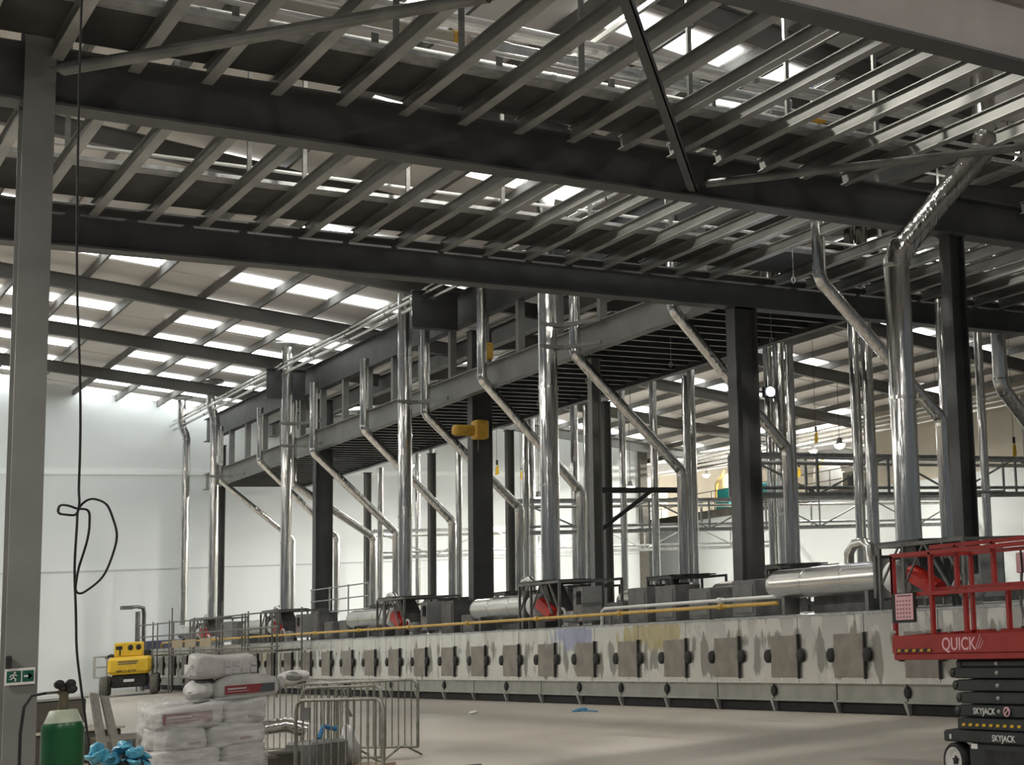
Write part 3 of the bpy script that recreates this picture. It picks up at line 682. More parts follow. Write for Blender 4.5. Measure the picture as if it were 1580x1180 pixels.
for z in (.9,1.3,1.7):
    m = MB(); m.tube([(0,-3.1,z),(0,3.1,z)], .022, 8); obj('rail', m, M['galv'], t)

# cable trusses across the hall behind the ovens
for y, lb in ((36.0, 'near lattice truss carrying pipes across the hall behind the ovens'), (51.0, 'middle lattice truss carrying pipes across the hall behind the ovens'), (66.0, 'far lattice truss carrying pipes across the hall behind the ovens')):
    t = thing('pipe_truss', lb, 'truss', (20.5, y, 4.85)); L = 19.3
    for nm, yy, z in (('chord', -.3, 0), ('chord', .3, 0), ('chord', -.3, 1.1), ('chord', .3, 1.1)):
        m = MB(); m.bar((0,yy,z), (L,yy,z), .09, .11); obj(nm, m, M['galv'], t)
    n = 8
    for k in range(n+1):
        xx = L*k/n
        for yy in (-.3, .3):
            m = MB(); m.bar((xx,yy,0), (xx,yy,1.1), .06, .06); obj('vertical', m, M['galv'], t)
        if k < n:
            m = MB(); a, b = ((0,1.1) if k % 2 else (1.1,0)); m.bar((xx,-.3,a), (L*(k+1)/n,-.3,b), .05, .05); obj('diagonal', m, M['galv'], t)
    m = MB(); m.tube([(0,0,.9),(L,0,.9)], .06, 10); obj('carried_pipe', m, M['pipe'], t)
    m = MB(); m.tube([(0,-.15,.2),(L,-.15,.2)], .05, 10); obj('carried_pipe', m, M['galv'], t)
m = MB(); m.bar((16.7,36,5.0),(18.9,36,5.0),.1,.14); m.bar((16.66,36,4.0),(18.0,36,4.95),.09,.09)
tag(obj('knee_bracket', m, M['darksteel']), 'dark knee bracket on the slender column under the walkway', 'bracket')
# drop pipes with long vertical runs
for (x, y, z0, z1, lb) in ((19.25, 33.8, 1.66, 8.4, 'thin grey drop pipe right of the third cranked flue'), (21.6, 27.5, 4.2, 9.5, 'thin grey drop pipe right of the slim dark column')):
    m = MB(); m.tube([(x+1.2,y,z0),(x,y,z0),(x,y,z1)] if x > 21 else [(x,y,z0),(x,y,z1)], .04, 10)
    tag(obj('drop_pipe', m, M['galv']), lb, 'pipe')

# right wall pipes and far hall
for i, (z, r) in enumerate(((9.75,.06),(9.95,.05),(9.5,.07),(10.1,.04))):
    run('wall_pipe', 'pale pipe along the beige right wall, %s in the bundle' % nth(i), 'pipe', (39.7-.08*i, 30, z), (39.7-.08*i, 74, z), r, 'white' if i % 2 else 'pipe', 'pipes on the right wall', 0)
t = thing('process_tower', 'cream process machine on the lit upper floor, beyond the end wall corner', 'machine', (44.5, 90, 7.0))
m = MB(); m.cbox(-1.2,1.0,-1.5,1.5,0,2.6,.05); obj('body', m, M['amber'], t)
m = MB(); m.lathe([(.6,2.6),(.9,3.2),(.9,3.5),(0,3.5)], (0,0,0), 'z', 18); obj('hopper', m, M['amber'], t)
m = MB(); m.tube([(-1.3,-1,.5),(-1.5,-1,2.2),(-.8,-.5,3.0)], .15, 10); obj('feed_pipe', m, M['hoist'], t)
m = MB(); m.box(-1.0,-.2,-1.62,-1.5,1.0,1.9); obj('control_panel', m, M['machine'], t)
for i, (x, y, lb) in enumerate(((41.6, 73.5, 'teal plastic crate on the upper floor beside the broad near column'), (42.2, 69.8, 'teal plastic crate stack on the upper floor right of the broad near column'))):
    m = MB(); m.cbox(x-.6, x+.6, y-.7, y+.7, 7.0, 7.75, .04); m.cbox(x-.55, x+.55, y-.65, y+.65, 7.77, 8.4, .04); tag(obj('crate', m, M['teal']), lb, 'crate')
for i, (x, y, w, h) in enumerate(((43,62,3,2.2),(43.5,66.5,2,1.6),(45,79,2.5,2.4),(47,96,3,2.6))):
    t = thing('plant_machine', 'brown machine on the upper floor, %s from the near end' % nth(i), 'machine', (x, y, 7.0), 'machines on the upper floor')
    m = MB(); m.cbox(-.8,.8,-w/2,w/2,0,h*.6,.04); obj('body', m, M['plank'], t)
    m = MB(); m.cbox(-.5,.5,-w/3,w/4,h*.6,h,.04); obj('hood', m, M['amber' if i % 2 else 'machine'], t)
    m = MB()
    for k in range(3): m.box(-.82,-.8,-w/2+.2+k*w/3.2,-w/2+.6+k*w/3.2,.2,h*.5)
    obj('opening', m, M['black'], t)
for i, (x, y, r, h) in enumerate(((42.0, 64.5, .7, 2.0), (43.4, 77.0, .8, 2.6), (42.2, 84.5, .6, 2.2), (44.5, 58.8, .9, 2.2))):
    t = thing('process_tank', 'cream upright tank on the lit upper floor, %s from the near end' % ('second','third','fourth','first')[i], 'tank', (x, y, 7.0), 'tanks on the upper floor')
    m = MB(); m.lathe([(r*.9,0),(r,.1),(r,h*.8),(r*.7,h*.93),(0,h)], (0,0,0), 'z', 20); obj('shell', m, M['amber' if i % 2 else 'white'], t)
    m = MB(); m.tube([(-r*1.05,-.2,.2),(-r*1.1,-.2,h*.7),(-r*.4,-.1,h*1.05)], .07, 8); obj('pipe', m, M['hoist'], t)
t = thing('guard_rail', 'thin railing along the edge of the lit upper floor', 'railing', (40.1, 70, 7.15))
for k in range(9):
    m = MB(); m.tube([(0,-11.5+2.9*k,0),(0,-11.5+2.9*k,1.05)], .025, 6); obj('post', m, M['plank'], t)
for z in (.55, 1.05):
    m = MB(); m.tube([(0,-11.7,z),(0,11.9,z)], .025, 6); obj('rail', m, M['plank'], t)

# ------------------------------------------------------------------ lamps
def lamp(x, y, z, lb, watts=None, grp='high bay lamps', point=False):
    t = thing('high_bay_lamp', lb, 'lamp', (x, y, z), grp)
    m = MB(); m.lathe([(.06,.28),(.1,.25),(.12,.1),(.26,0),(.24,-.0),(.1,.07)], (0,0,0), 'z', 18); obj('reflector', m, M['machine'], t)
    m = MB(); m.lathe([(0,-.20),(.12,-.17),(.2,-.08),(.23,.02),(0,.03)], (0,0,0), 'z', 18); obj('lens', m, M['lamp'], t)
    m = MB(); m.tube([(0,0,.27),(0,0,zr(x)-z-.035)], .012, 6); obj('wire', m, M['black'], t)
    ld = bpy.data.lights.new('lamp_light', 'POINT' if point else 'AREA')
    if point: ld.shadow_soft_size = .15
    else: ld.shape = 'DISK'; ld.size = .42
    ld.energy = watts or LAMP_WATTS; ld.color = (1.0,.95,.86)
    lo = bpy.data.objects.new('lamp_light', ld); COL.objects.link(lo); lo.parent = t; lo.location = (0,0,-.24)
    return t
lamp(29.2, 60.0, 10.4, 'glaring high bay lamp seen through the flues left of the open far hall')
lamp(22.5, 67.5, 8.9, 'blown-out high bay lamp below the deck between two slender posts')
lamp(27.0, 64.5, 7.2, 'small high bay lamp above the middle lattice truss')
lamp(33.0, 68.0, 8.0, 'small high bay lamp over the right end of the far lattice truss')
lamp(34.5, 52.0, 8.3, 'high bay lamp glowing right of the broad near column')
lamp(48.0, 88.0, 10.6, 'warm high bay lamp in the lit far hall, above the cream machine', 14000, 'high bay lamps', True)
lamp(46.0, 72.0, 10.4, 'warm high bay lamp in the lit far hall, above the teal crates', 12000, 'high bay lamps', True)
lamp(9.5, 22.0, 12.3, 'added fill lamp above the middle joists, among the shiny pipes', 650)  # added to bring up the light above the joists
lamp(45.0, 60.0, 10.5, 'warm high bay lamp in the lit far hall, behind the bundle of wall pipes', 7000, 'high bay lamps', True)
lamp(20.6, 24.0, 11.3, 'bright lamp above the right joists beside the bent flue top', 220)
for i, (x, y, z, w_) in enumerate(((-4.5,18,9.0,900),(-4.5,34,10.5,1350),(-4.5,50,10.5,1350),(-4.5,64,10.5,1400),(-3,2,11.2,500),(5,3,11.2,400),(12,5.6,11.0,330))):  # out-of-view lamps added to light the oven, floor and near girder
    lamp(x, y, z, 'unseen fill lamp added over the near open floor, %s of its row' % nth(i), w_, 'unseen fill lamps over the open floor')
t = thing('flood_lamp', 'glaring bluish flood lamp beside the broad near column', 'lamp', (17.35, 28.9, 6.55))
m = MB(); m.cbox(-.16,.16,-.1,.02,-.12,.12,.02); obj('housing', m, M['black'], t)
m = MB(); m.lathe([(0,-.15),(.07,-.135),(.105,-.10)], (0,0,0), 'y', 16); obj('lens', m, M['floodglow'], t)
m = MB(); m.bar((-.55,0,.0),(-.16,0,.0),.04,.04); obj('bracket', m, M['frame'], t)

# yellow hoists, tags and hooks
t = thing('hoist_motor', 'yellow hoist motor mounted on the left of the halfway broad column', 'hoist', (16.2, 43.11, 7.35))
m = MB(); m.lathe([(.0,-.62),(.14,-.6),(.16,-.5),(.16,-.05),(.1,.0)], (0,0,0), 'x', 16); obj('motor', m, M['hoist'], t)
m = MB(); m.cbox(-.05,.35,-.2,.2,-.25,.3,.05); obj('gearbox', m, M['hoist'], t)
m = MB(); m.tube([(.1,0,-.25),(.1,0,-.6)], .02, 8); obj('chain', m, M['frame'], t)
t = thing('hoist_motor', 'small yellow hoist box hanging above the walkway beam', 'hoist', (16.03, 41.9, 9.35))
m = MB(); m.tube([(0,0,.3),(0,0,1.1)], .03, 8); obj('hanger_rod', m, M['frame'], t)
m = MB(); m.cbox(-.15,.2,-.18,.18,-.15,.35,.04); obj('box', m, M['hoist'], t)
m = MB(); m.lathe([(0,-.35),(.09,-.33),(.09,-.15)], (0,0,0), 'z', 12); obj('hook_block', m, M['machine'], t)
tags = [(27.5,62,8.6),(25.8,60,8.3),(30,66,6.2),(24.2,62,8.2),(30.8,48,8.1),(33.5,44,8.6),(33.0,43,7.3),(33.6,43.5,7.0),(28.5,70,8.8),(35,56,7.6),(36,53,7.3),(30.4,36,6.3),(26,64,5.6)]
for i, (x, y, z) in enumerate(tags):
    t = thing('hanging_tag', 'small yellow and black tag hanging on a wire behind the flues, %s of the set' % nth(i), 'tag', (x, y, z), 'yellow tags hanging from the roof')
    m = MB(); m.hexa([(-.07,-.02,-.28),(.09,-.02,-.22),(.09,.02,-.22),(-.07,.02,-.28),(-.03,-.02,.1),(.06,-.02,.16),(.06,.02,.16),(-.03,.02,.1)]); obj('tag', m, M['yellow'], t)
    m = MB(); m.box(-.03,.05,-.022,.022,.16,.36); obj('clip', m, M['black'], t)
    m = MB(); m.tube([(0,0,.36),(0,0,zr(x)-z-.035)], .008, 5); obj('wire', m, M['black'], t)
for i, (x, y, z) in enumerate(((16.6,36.5,8.0),(17.4,33.5,8.0),(17.9,29.6,8.0),(15.66,25.0,8.3),(17.2,41.0,8.0))):
    t = thing('hanging_hook', 'small metal hook on a cord under the walkway, %s from the near end' % nth(i), 'hook', (x, y, z), 'hooks under the walkway')
    m = MB(); m.tube([(.04*math.sin(a),0,-.12+.06*math.cos(a)) for a in [i_*PI/5 for i_ in range(11)]], .012, 6); obj('hook', m, M['galv'], t)
    m = MB(); m.tube([(0,0,-.06),(0,0,.85 if x > 16 else .54)], .008, 5); obj('cord', m, M['galv'], t)

# ------------------------------------------------------------------ scissor lift
def text(body, size, mat, parent, loc, rot, ext=.002, shear=0, name='lettering', sx=1):
    c = bpy.data.curves.new(name, 'FONT'); c.body = body; c.size = size; c.extrude = ext; c.shear = shear
    c.align_x = 'LEFT'; c.offset = size*.012; c.materials.append(mat)
    f = bpy.data.objects.new(name, c); COL.objects.link(f); bpy.context.view_layer.update()
    me = bpy.data.meshes.new_from_object(f.evaluated_get(bpy.context.evaluated_depsgraph_get())); bpy.data.objects.remove(f)
    me.transform(Matrix.Diagonal((sx,1,1,1))); me.transform(Matrix.Rotation(rot[2],4,'Z') @ Matrix.Rotation(rot[0],4,'X')); me.transform(Matrix.Translation(Vector(loc)))
    me.materials.clear(); me.materials.append(mat); me.name = name
    o = bpy.data.objects.new(name, me); COL.objects.link(o); o.parent = parent; return o
# local frame: x' = away from the viewer (+X), y' = along the hall (+Y); the visible long side is x' = 0
L0 = (9.40, 13.30, 0)
t = thing('scissor_lift', 'red and dark grey scissor lift parked before the oven at the right', 'lift', L0)
SIDE = (PI/2, 0, -PI/2)
m = MB(); m.cbox(0, 1.1, -3.2, 0, 1.18, 1.25, .01); pf = obj('platform', m, M['red'], t)
m = MB(); m.box(-.012,.01,-3.2,0,1.25,1.435); m.box(0,1.1,-.02,0,1.25,1.43); m.box(1.09,1.1,-3.2,0,1.25,1.43); obj('toe_board', m, M['red'], pf)
fr = MB()
def rb(a, b, w=.042): fr.bar(a, b, w, w)
for x in (0.02, 1.08):
    rb((x,0,2.28),(x,-3.2,2.28)); rb((x,-.0,1.86),(x,-3.2,1.86), .038)
for yy in (-.03,-.70,-3.1):
    rb((.02,yy,1.43),(.02,yy,2.28))
for yy in (-.03,-3.1): rb((1.08,yy,1.43),(1.08,yy,2.28))
rb((0,-.02,2.28),(1.1,-.02,2.28)); rb((0,-.02,1.86),(1.1,-.02,1.86)); rb((.02,-.02,1.86),(.02,-.02,2.28))
obj('guard_rail', fr, M['red'], t)
fr = MB()   # sliding extension deck rails set inside the main ones
for x in (.09, 1.02):
    rb((x,-.62,2.335),(x,-3.1,2.335)); rb((x,-.62,1.9),(x,-3.1,1.9), .036)
    if x < .5:
        for yy in (-1.05,-1.65,-2.4): rb((x,yy,1.9),(x,yy,2.33))
        for yy in (-1.17,-1.85,-2.6): rb((x,yy,1.45),(x,yy,1.9))
    rb((x,-3.1,1.45),(x,-3.1,2.33))
obj('extension_rail', fr, M['red'], t)
for yy in (-.04,-.6,-1.0,-1.8): m = MB(); m.lathe([(0,-.03),(.022,-.025),(.022,.0)], (-.0,yy,1.47), 'x', 10); obj('rail_pin', m, M['machpale'], t)
m = MB(); m.box(-.022,-.012,-.69,-.08,1.263,1.295); hz = obj('hazard_strip', m, M['black'], t, 'black and orange hazard strip')
m = MB()
for k in range(5):
    y = -.10-.132*k; m.hexa([(-.025,y-.056,1.266),(-.022,y-.056,1.266),(-.022,y,1.266),(-.025,y,1.266),(-.025,y-.068,1.292),(-.022,y-.068,1.292),(-.022,y-.012,1.292),(-.025,y-.012,1.292)])
obj('hazard_stripe', m, M['orange'], hz)
text('QUICK', .182, M['pink'], t, (-.014,-.87,1.276), SIDE, sx=.98, name='quick_lettering')
m = MB()
for k in range(3):
    y = -1.42-.03*k; z = 1.285+.0*k; m.hexa([(-.016,y-.012,z),(-.013,y-.012,z),(-.013,y,z),(-.016,y,z),(-.016,y-.09+.006*k,z+.14-.03*k),(-.013,y-.09+.006*k,z+.14-.03*k),(-.013,y-.082+.006*k,z+.14-.03*k),(-.016,y-.082+.006*k,z+.14-.03*k)])
obj('quick_slashes', m, M['pink'], t)
m = MB(); m.box(-.045,-.005,-.45,-.07,1.57,1.88); bx = obj('document_box', m, M['black'], t)
m = MB(); m.box(-.05,-.046,-.452,-.14,1.60,1.872); pg = obj('pink_sheet', m, M['pink'], bx, 'pink inspection sheet')
m = MB()
for r_ in range(5):
    for c_ in range(5):
        y = -.165-.054*c_; z = 1.62+.042*r_; m.box(-.0515,-.0502,y-.024,y,z,z+.018)
m.box(-.0515,-.0502,-.43,-.18,1.842,1.858); obj('sheet_print', m, M['bagpurple'], pg)
# scissor stack folded: arm pairs one above the other on the chassis
ARMS = [(.605,.722,0), (.735,.848,-.03), (.86,.972,.02), (.985,1.094,.06), (1.10,1.165,-.06)]
for k, (za, zb, dy) in enumerate(ARMS):
    for s, xx in ((0, .08), (1, .95)):
        m = MB(); m.cbox(xx, xx+.07, -3.1, -.98+dy, za, zb, .012)
        a = obj('scissor_arm', m, M['liftgrey'], t)
        if s == 0:
            mm = MB(); mm.lathe([(0,-.012),(.018,-.012),(.024,0)], (xx,-1.62,(za+zb)/2), 'x', 12); obj('pivot_pin', mm, M['machpale'], a)
    m = MB(); m.lathe([(0,.0),(.05,.0),(.05,.95),(0,.95)], (.08,-.96+dy,(za+zb)/2), 'x', 10); obj('end_roller', m, M['liftgrey'], t)
text('SKYJACK', .088, M['white'], t, (.066,-1.23,.636), SIDE, name='arm_lettering', sx=1.0)
m = MB(); m.lathe([(.034,-.01),(.05,-.01),(.05,.0),(.034,.0)], (.07,-1.76,.665), 'x', 18, caps=False); m.bar((.062,-1.735,.64),(.062,-1.785,.69),.004,.014); obj('warning_disc', m, M['pink'], t)
m = MB(); m.cbox(.02, 1.08, -3.1, -1.02, .485, .595, .01); ch = obj('chassis_deck', m, M['liftgrey'], t)
for k in range(9):
    y = -1.10-.108*k; m = MB(); m.hexa([(.014,y-.05,.522),(.02,y-.05,.522),(.02,y,.522),(.014,y,.522),(.014,y-.06,.548),(.02,y-.06,.548),(.02,y-.01,.548),(.014,y-.01,.548)])
    obj('hazard_stripe', m, M['yellow'], ch, 'yellow hazard stripe')
m = MB(); m.cbox(-.02, 1.12, -3.2, -.83, .365, .478, .015); bs = obj('chassis', m, M['liftgrey'], t)
text('SKYJACK', .088, M['white'], t, (-.024,-1.62,.390), SIDE, name='chassis_lettering', sx=1.0)
m = MB(); m.box(-.023,-.02,-.965,-.935,.395,.44); obj('chassis_mark', m, M['white'], t)
m = MB(); m.cbox(.0, 1.1, -3.1, -1.21, .07, .36, .02); bd = obj('chassis_body', m, M['liftgrey'], t)
m = MB(); m.box(-.006,.0,-1.36,-1.26,.305,.355); obj('data_plate', m, M['white'], bd)
m = MB(); m.box(-.004,.0,-2.9,-1.45,.10,.30); obj('body_panel', m, M['black'], bd)
for x in (.06, 1.04):
    for yy in (-.97, -2.9):
        rr = .178
        m = MB(); m.lathe([(.13,-.06),(.138,-.075),(.163,-.075),(rr,-.055),(rr,.055),(.163,.075),(.13,.075)], (x,yy,rr), 'x', 28, caps=False); w = obj('wheel', m, M['black'], t)
        m = MB(); m.lathe([(0,-.03),(.05,-.035),(.11,-.03),(.136,-.072),(.143,-.05),(.136,.07),(0,.07)], (x,yy,rr), 'x', 24, caps=False); obj('hub', m, M['white'], w, 'white wheel hub')
        m = MB(); m.lathe([(0,-.06),(.03,-.055),(.035,-.02)], (x,yy,rr), 'x', 10)
        for k in range(5):
            a = 2*PI*k/5; m.bar((x-.045,yy,rr),(x-.045, yy+.048*math.sin(a), rr+.048*math.cos(a)), .012, .012, up=(1,0,0))
        obj('wheel_nuts', m, M['black'], w)
m = MB(); m.bar((.25,-1.02,.565),(.25,-.80,.565),.05,.03); m.bar((.25,-.98,.53),(.25,-.86,.53),.05,.02); obj('ladder_step', m, M['galv'], t)
m = MB(); m.cbox(.12,.2,-2.35,-1.95,2.0,2.2,.01); cb = obj('control_box', m, M['pink'], t, 'pale control box on the rail')
m = MB(); m.tube([(.11,-2.05,2.22),(.10,-2.07,2.1),(.11,-2.06,2.0)], .010, 6); m.lathe([(0,2.3),(.02,2.29),(.02,2.2)], (.16,-2.15,0), 'z', 8); obj('joystick', m, M['black'], cb)
m = MB(); m.tube([(.15,-2.0,2.0),(.12,-2.0,1.7),(.15,-2.05,1.45)], .015, 8); obj('control_cable', m, M['machine'], t)

# ------------------------------------------------------------------ boom lift
t = thing('boom_lift', 'yellow boom lift parked near the pale end wall at the left', 'lift', (12.05, 66.5, 0), rz=-.22); t.scale = (.80, .9, 1.0)
m = MB(); m.cbox(-.85,.85,-.9,1.6,.80,1.45,.12); bd = obj('body', m, M['yellow'], t)
m = MB(); m.cbox(-.62,.5,-.6,.9,1.45,1.98,.04); tr = obj('turret', m, M['yellow'], t)
m = MB()
for x in (.02,.34): m.lathe([(.0,-.625),(.09,-.625),(.11,-.60)], (x,0,1.78), 'y', 16)
obj('boom_end', m, M['black'], tr)
m = MB(); m.box(-.56,-.30,-.612,-.6,1.72,1.85); m.box(-.42,-.36,-.612,-.6,1.5,1.8); obj('hydraulics', m, M['black'], tr)
m = MB(); m.box(-.45,.35,-.912,-.90,1.24,1.29); m.box(-.45,.3,-.912,-.90,1.17,1.21); obj('upper_lettering', m, M['plank'], bd)
text('0844 33 00 090', .13, M['black'], t, (-.5,-.905,.88), (PI/2,0,0), name='body_lettering', sx=.95)
m = MB(); m.cbox(-.7,.7,-.7,1.5,.32,.80,.05); obj('chassis', m, M['black'], t)
m = MB(); m.box(-.22,.2,-.72,-.70,.52,.62); obj('number_plate', m, M['white'], t)
for x in (-1.0, 1.0):
    for y in (-.55, 1.5):
        m = MB(); m.lathe([(.2,-.17),(.33,-.17),(.38,-.1),(.38,.1),(.33,.17),(.2,.17)], (x,y,.38), 'x', 22, caps=False); w = obj('wheel', m, M['tyre'], t)
        m = MB(); m.lathe([(0,-.1),(.12,-.1),(.2,-.14),(.2,.14),(.12,.1),(0,.1)], (x,y,.38), 'x', 18); obj('hub', m, M['white'], w)
m = MB()
for x in (-1.42,-.92):
    for y in (-.4,.5): m.tube([(x,y,.72),(x,y,1.50)], .022, 8)
for z in (.74, 1.12, 1.50):
    m.tube([(-1.42,-.4,z),(-.92,-.4,z),(-.92,.5,z),(-1.42,.5,z),(-1.42,-.4,z)], .022, 8)
obj('work_cage', m, M['galv'], t)
m = MB(); m.tube([(-.95,-.3,1.45),(-.75,-.5,1.52),(-.6,-.5,1.5)], .06, 8); obj('hose', m, M['black'], t)
m = MB(); m.cbox(.55,.85,-.5,0,1.45,1.66,.03); obj('side_box', m, M['black'], t)

# ------------------------------------------------------------------ left foreground
t = thing('gas_cylinder', 'tall green gas cylinder with pale shoulder and twin gauges', 'gas cylinder', (1.80, 12.0, 0))
m = MB(); m.lathe([(.0,.0),(.118,.0),(.122,.03),(.122,1.30),(.118,1.335),(.105,1.355)], (0,0,0), 'z', 28); obj('body', m, M['green'], t)
m = MB(); m.lathe([(.107,1.352),(.098,1.375),(.078,1.428),(.072,1.432),(.03,1.434)], (0,0,0), 'z', 28); obj('shoulder', m, M['shoulder'], t, 'pale grey-green shoulder')
m = MB(); m.lathe([(.026,1.43),(.03,1.46),(.026,1.53),(.036,1.535),(.036,1.56),(.02,1.56),(.03,1.57),(.03,1.60),(.0,1.60)], (0,0,0), 'z', 14); vv = obj('valve', m, M['brass'], t)
m = MB(); m.tube([(-.03,0,1.555),(.03,0,1.555)], .02, 10); m.tube([(-.10,-.02,1.55),(0,-.02,1.55)], .009, 8); obj('regulator', m, M['brass'], vv)
for dx, dz in ((-.032,1.60),(.03,1.60),(.038,1.565)):
    m = MB(); m.lathe([(0,-.05),(.027,-.048),(.03,-.03),(.03,.0),(0,.0)], (dx,-.02,dz), 'y', 18); obj('gauge', m, M['black'], vv)
m = MB(); m.tube([(-.10,-.02,1.55),(-.18,-.02,1.54),(-.22,-.02,1.47),(-.235,-.02,1.3),(-.235,-.02,.8),(-.22,-.02,.3),(-.24,0,.05)], .0095, 8); obj('hose', m, M['black'], t)

# hanging cable with its knot of loops
cp = [(2.235,7.5),(2.25,5.2),(2.30,4.2),(2.315,3.3),(2.318,3.05),(2.30,2.95),(2.21,2.95),(2.17,2.98),(2.20,3.03),(2.30,3.0),(2.38,2.98),(2.40,2.86),(2.36,2.62),(2.315,2.42),(2.32,2.30),(2.38,2.30),(2.50,2.42),(2.585,2.65),
      (2.585,2.85),(2.52,3.02),(2.42,3.08),(2.33,3.02),(2.305,2.85),(2.305,2.4),(2.325,1.95),(2.36,1.55),(2.42,1.15),(2.455,.6),(2.48,.1),(2.50,.01)]
def spline(P, n=6):
    out = []
    for i in range(len(P)-1):
        p0 = P[max(0,i-1)]; p1 = P[i]; p2 = P[i+1]; p3 = P[min(len(P)-1,i+2)]
        for k in range(n):
            s_ = k/n; out.append(tuple(.5*((2*b)+(-a+c)*s_+(2*a-5*b+4*c-d)*s_*s_+(-a+3*b-3*c+d)*s_**3) for a, b, c, d in zip(p0, p1, p2, p3)))
    out.append(tuple(P[-1])); return out
m = MB(); m.tube([(x, 15.0+.02*math.sin(i*.7), max(.012, z)) for i, (x, z) in enumerate(spline(cp))], .0095, 8)
tag(obj('hanging_cable', m, M['black']), 'black cable hanging from the girders with a knot of loops', 'cable')

# exit sign on the column
t = thing('exit_sign', 'green and white exit sign with running figure and arrow on the left column', 'sign', (2.68, 20.71, 1.47))
m = MB(); m.box(-.135,.145,-.02,0,.0,.185); obj('board', m, M['white'], t)
m = MB(); m.box(.025,.132,-.023,-.02,.03,.155); m.box(-.12,.012,-.023,-.02,.03,.155); obj('green_panel', m, M['signgreen'], t)
m = MB(); m.box(.04,.085,-.026,-.023,.082,.102); m.add([(.08,-.026,.055),(.122,-.026,.092),(.08,-.026,.13)], [(0,1,2),(2,1,0)]); obj('arrow', m, M['white'], t)
m = MB()
m.lathe([(0,-.026),(.011,-.026),(.011,-.023)], (-.045,0,.135), 'y', 12)
for a, b in (((-.05,.122),(-.06,.085)),((-.06,.085),(-.035,.066)),((-.035,.066),(-.04,.04)),((-.06,.085),(-.085,.062)),((-.085,.062),(-.105,.064)),((-.052,.118),(-.025,.102)),((-.052,.118),(-.08,.108)),((-.08,.108),(-.09,.088))):
    m.bar((a[0],-.0245,a[1]), (b[0],-.0245,b[1]), .003, .011, up=(1,0,.01))
obj('running_figure', m, M['white'], t)
m = MB(); m.cbox(2.545,2.60,20.66,20.72,1.66,1.80,.01); tag(obj('call_point', m, M['black']), 'small black box above the exit sign on the left column', 'box')

# pallet of wrapped bags with loose bags on top
YB = 15.3
PX = 3.40
t = thing('pallet', 'timber pallet under the film-wrapped bags', 'pallet', (PX, YB+.3, 0)); t.scale = (.88, 1, 1)
m = MB()
for k in range(6): m.box(-.52+.18*k,-.40+.18*k,-.5,.5,.12,.144)
for y in (-.5,-.05,.4): m.box(-.52,.52,y,y+.1,.02,.12); m.box(-.52,.52,y,y+.1,0,.02)
obj('boards', m, M['wood'], t)
lay = []
gi = 0
for L_ in range(6):
    z = .15+.185*L_
    for (dx, dy, lx, ly) in (((-.23,.0,.58,.42),(.27,.02,.40,.44),(-.2,.5,.56,.42),(.28,.5,.42,.42)) if L_ % 2 else ((-.28,.0,.42,.44),(.20,.02,.56,.42),(-.25,.5,.44,.42),(.22,.5,.56,.42))):
        lay.append((PX+dx*.86, YB+dy, z+.1, lx*.86, ly, L_))
for i, (x, y, z, lx, ly, L_) in enumerate(lay):
    fr_ = y < YB+.2; left = x < PX
    lb = 'white %s bag, %s layer up on the wrapped pallet, %s' % ('front' if fr_ else 'back', nth(L_), 'under the left loose bag' if left else 'toward the barriers')
    t = thing('flour_bag', lb, 'bag', (x, y, z-.1), 'bags on the wrapped pallet')
    m = MB(); m.pillow(0,0,.1, lx, ly, .215, e=.32, seed=i); obj('sack', m, M['bag'], t)
    if fr_ and L_ == 5 and left:
        m = MB(); m.box(-.22,.16,-ly/2-.012,-ly/2+.0,.055,.145); p = obj('printed_panel', m, M['bagpurple'], t, 'faded purple printed panel')
        m = MB(); m.box(-.19,.0,-ly/2-.0135,-ly/2-.012,.105,.12); m.box(-.19,.05,-ly/2-.0135,-ly/2-.012,.08,.087); obj('print_lines', m, M['bagprint'], p)
    elif fr_ and L_ in (5, 4):
        m = MB(); m.box(.02,.12,-ly/2-.010,-ly/2,.06,.075); obj('printed_mark', m, M['bagpurple'], t)
def film_mat():
    m_, nt, b = base('clear_stretch_film', (.9,.9,.9), .2); L = nt.links.new
    tr = nd(nt, 'ShaderNodeBsdfTransparent'); mx = nd(nt, 'ShaderNodeMixShader'); out = nt.nodes['Material Output']
    tc = nd(nt, 'ShaderNodeTexCoord'); mp = nd(nt, 'ShaderNodeMapping'); mp.inputs['Scale'].default_value = (1,1,5); mp.inputs['Rotation'].default_value = (.3,.5,0)
    no = nd(nt, 'ShaderNodeTexNoise'); no.inputs['Scale'].default_value = 4; no.inputs['Detail'].default_value = 5
    mr = nd(nt, 'ShaderNodeMapRange'); mr.inputs['From Min'].default_value = .42; mr.inputs['From Max'].default_value = .72; mr.inputs['To Min'].default_value = .10; mr.inputs['To Max'].default_value = .55
    bp = nd(nt, 'ShaderNodeBump'); bp.inputs['Strength'].default_value = .6; bp.inputs['Distance'].default_value = .03
    L(tc.outputs['Object'], mp.inputs[0]); L(mp.outputs[0], no.inputs['Vector']); L(no.outputs['Fac'], mr.inputs['Value']); L(no.outputs['Fac'], bp.inputs['Height']); L(bp.outputs[0], b.inputs['Normal'])
    L(mr.outputs[0], mx.inputs[0]); L(tr.outputs[0], mx.inputs[1]); L(b.outputs[0], mx.inputs[2]); L(mx.outputs[0], out.inputs[0]); return m_
M['clearfilm'] = film_mat()
m = MB(); m.lathe([(.60,0),(.605,.3),(.595,.6),(.605,.9),(.60,1.15),(.58,1.24),(.55,1.27)], (0,0,0), 'z', 40)
m.v = [(math.copysign(abs(x/.6)**.45*.47, x), math.copysign(abs(y/.6)**.45*.53, y), z*.94+.13) for (x, y, z) in m.v]
m.f = [f for f in m.f if len(f) == 4]; m.sm = [True]*len(m.f)
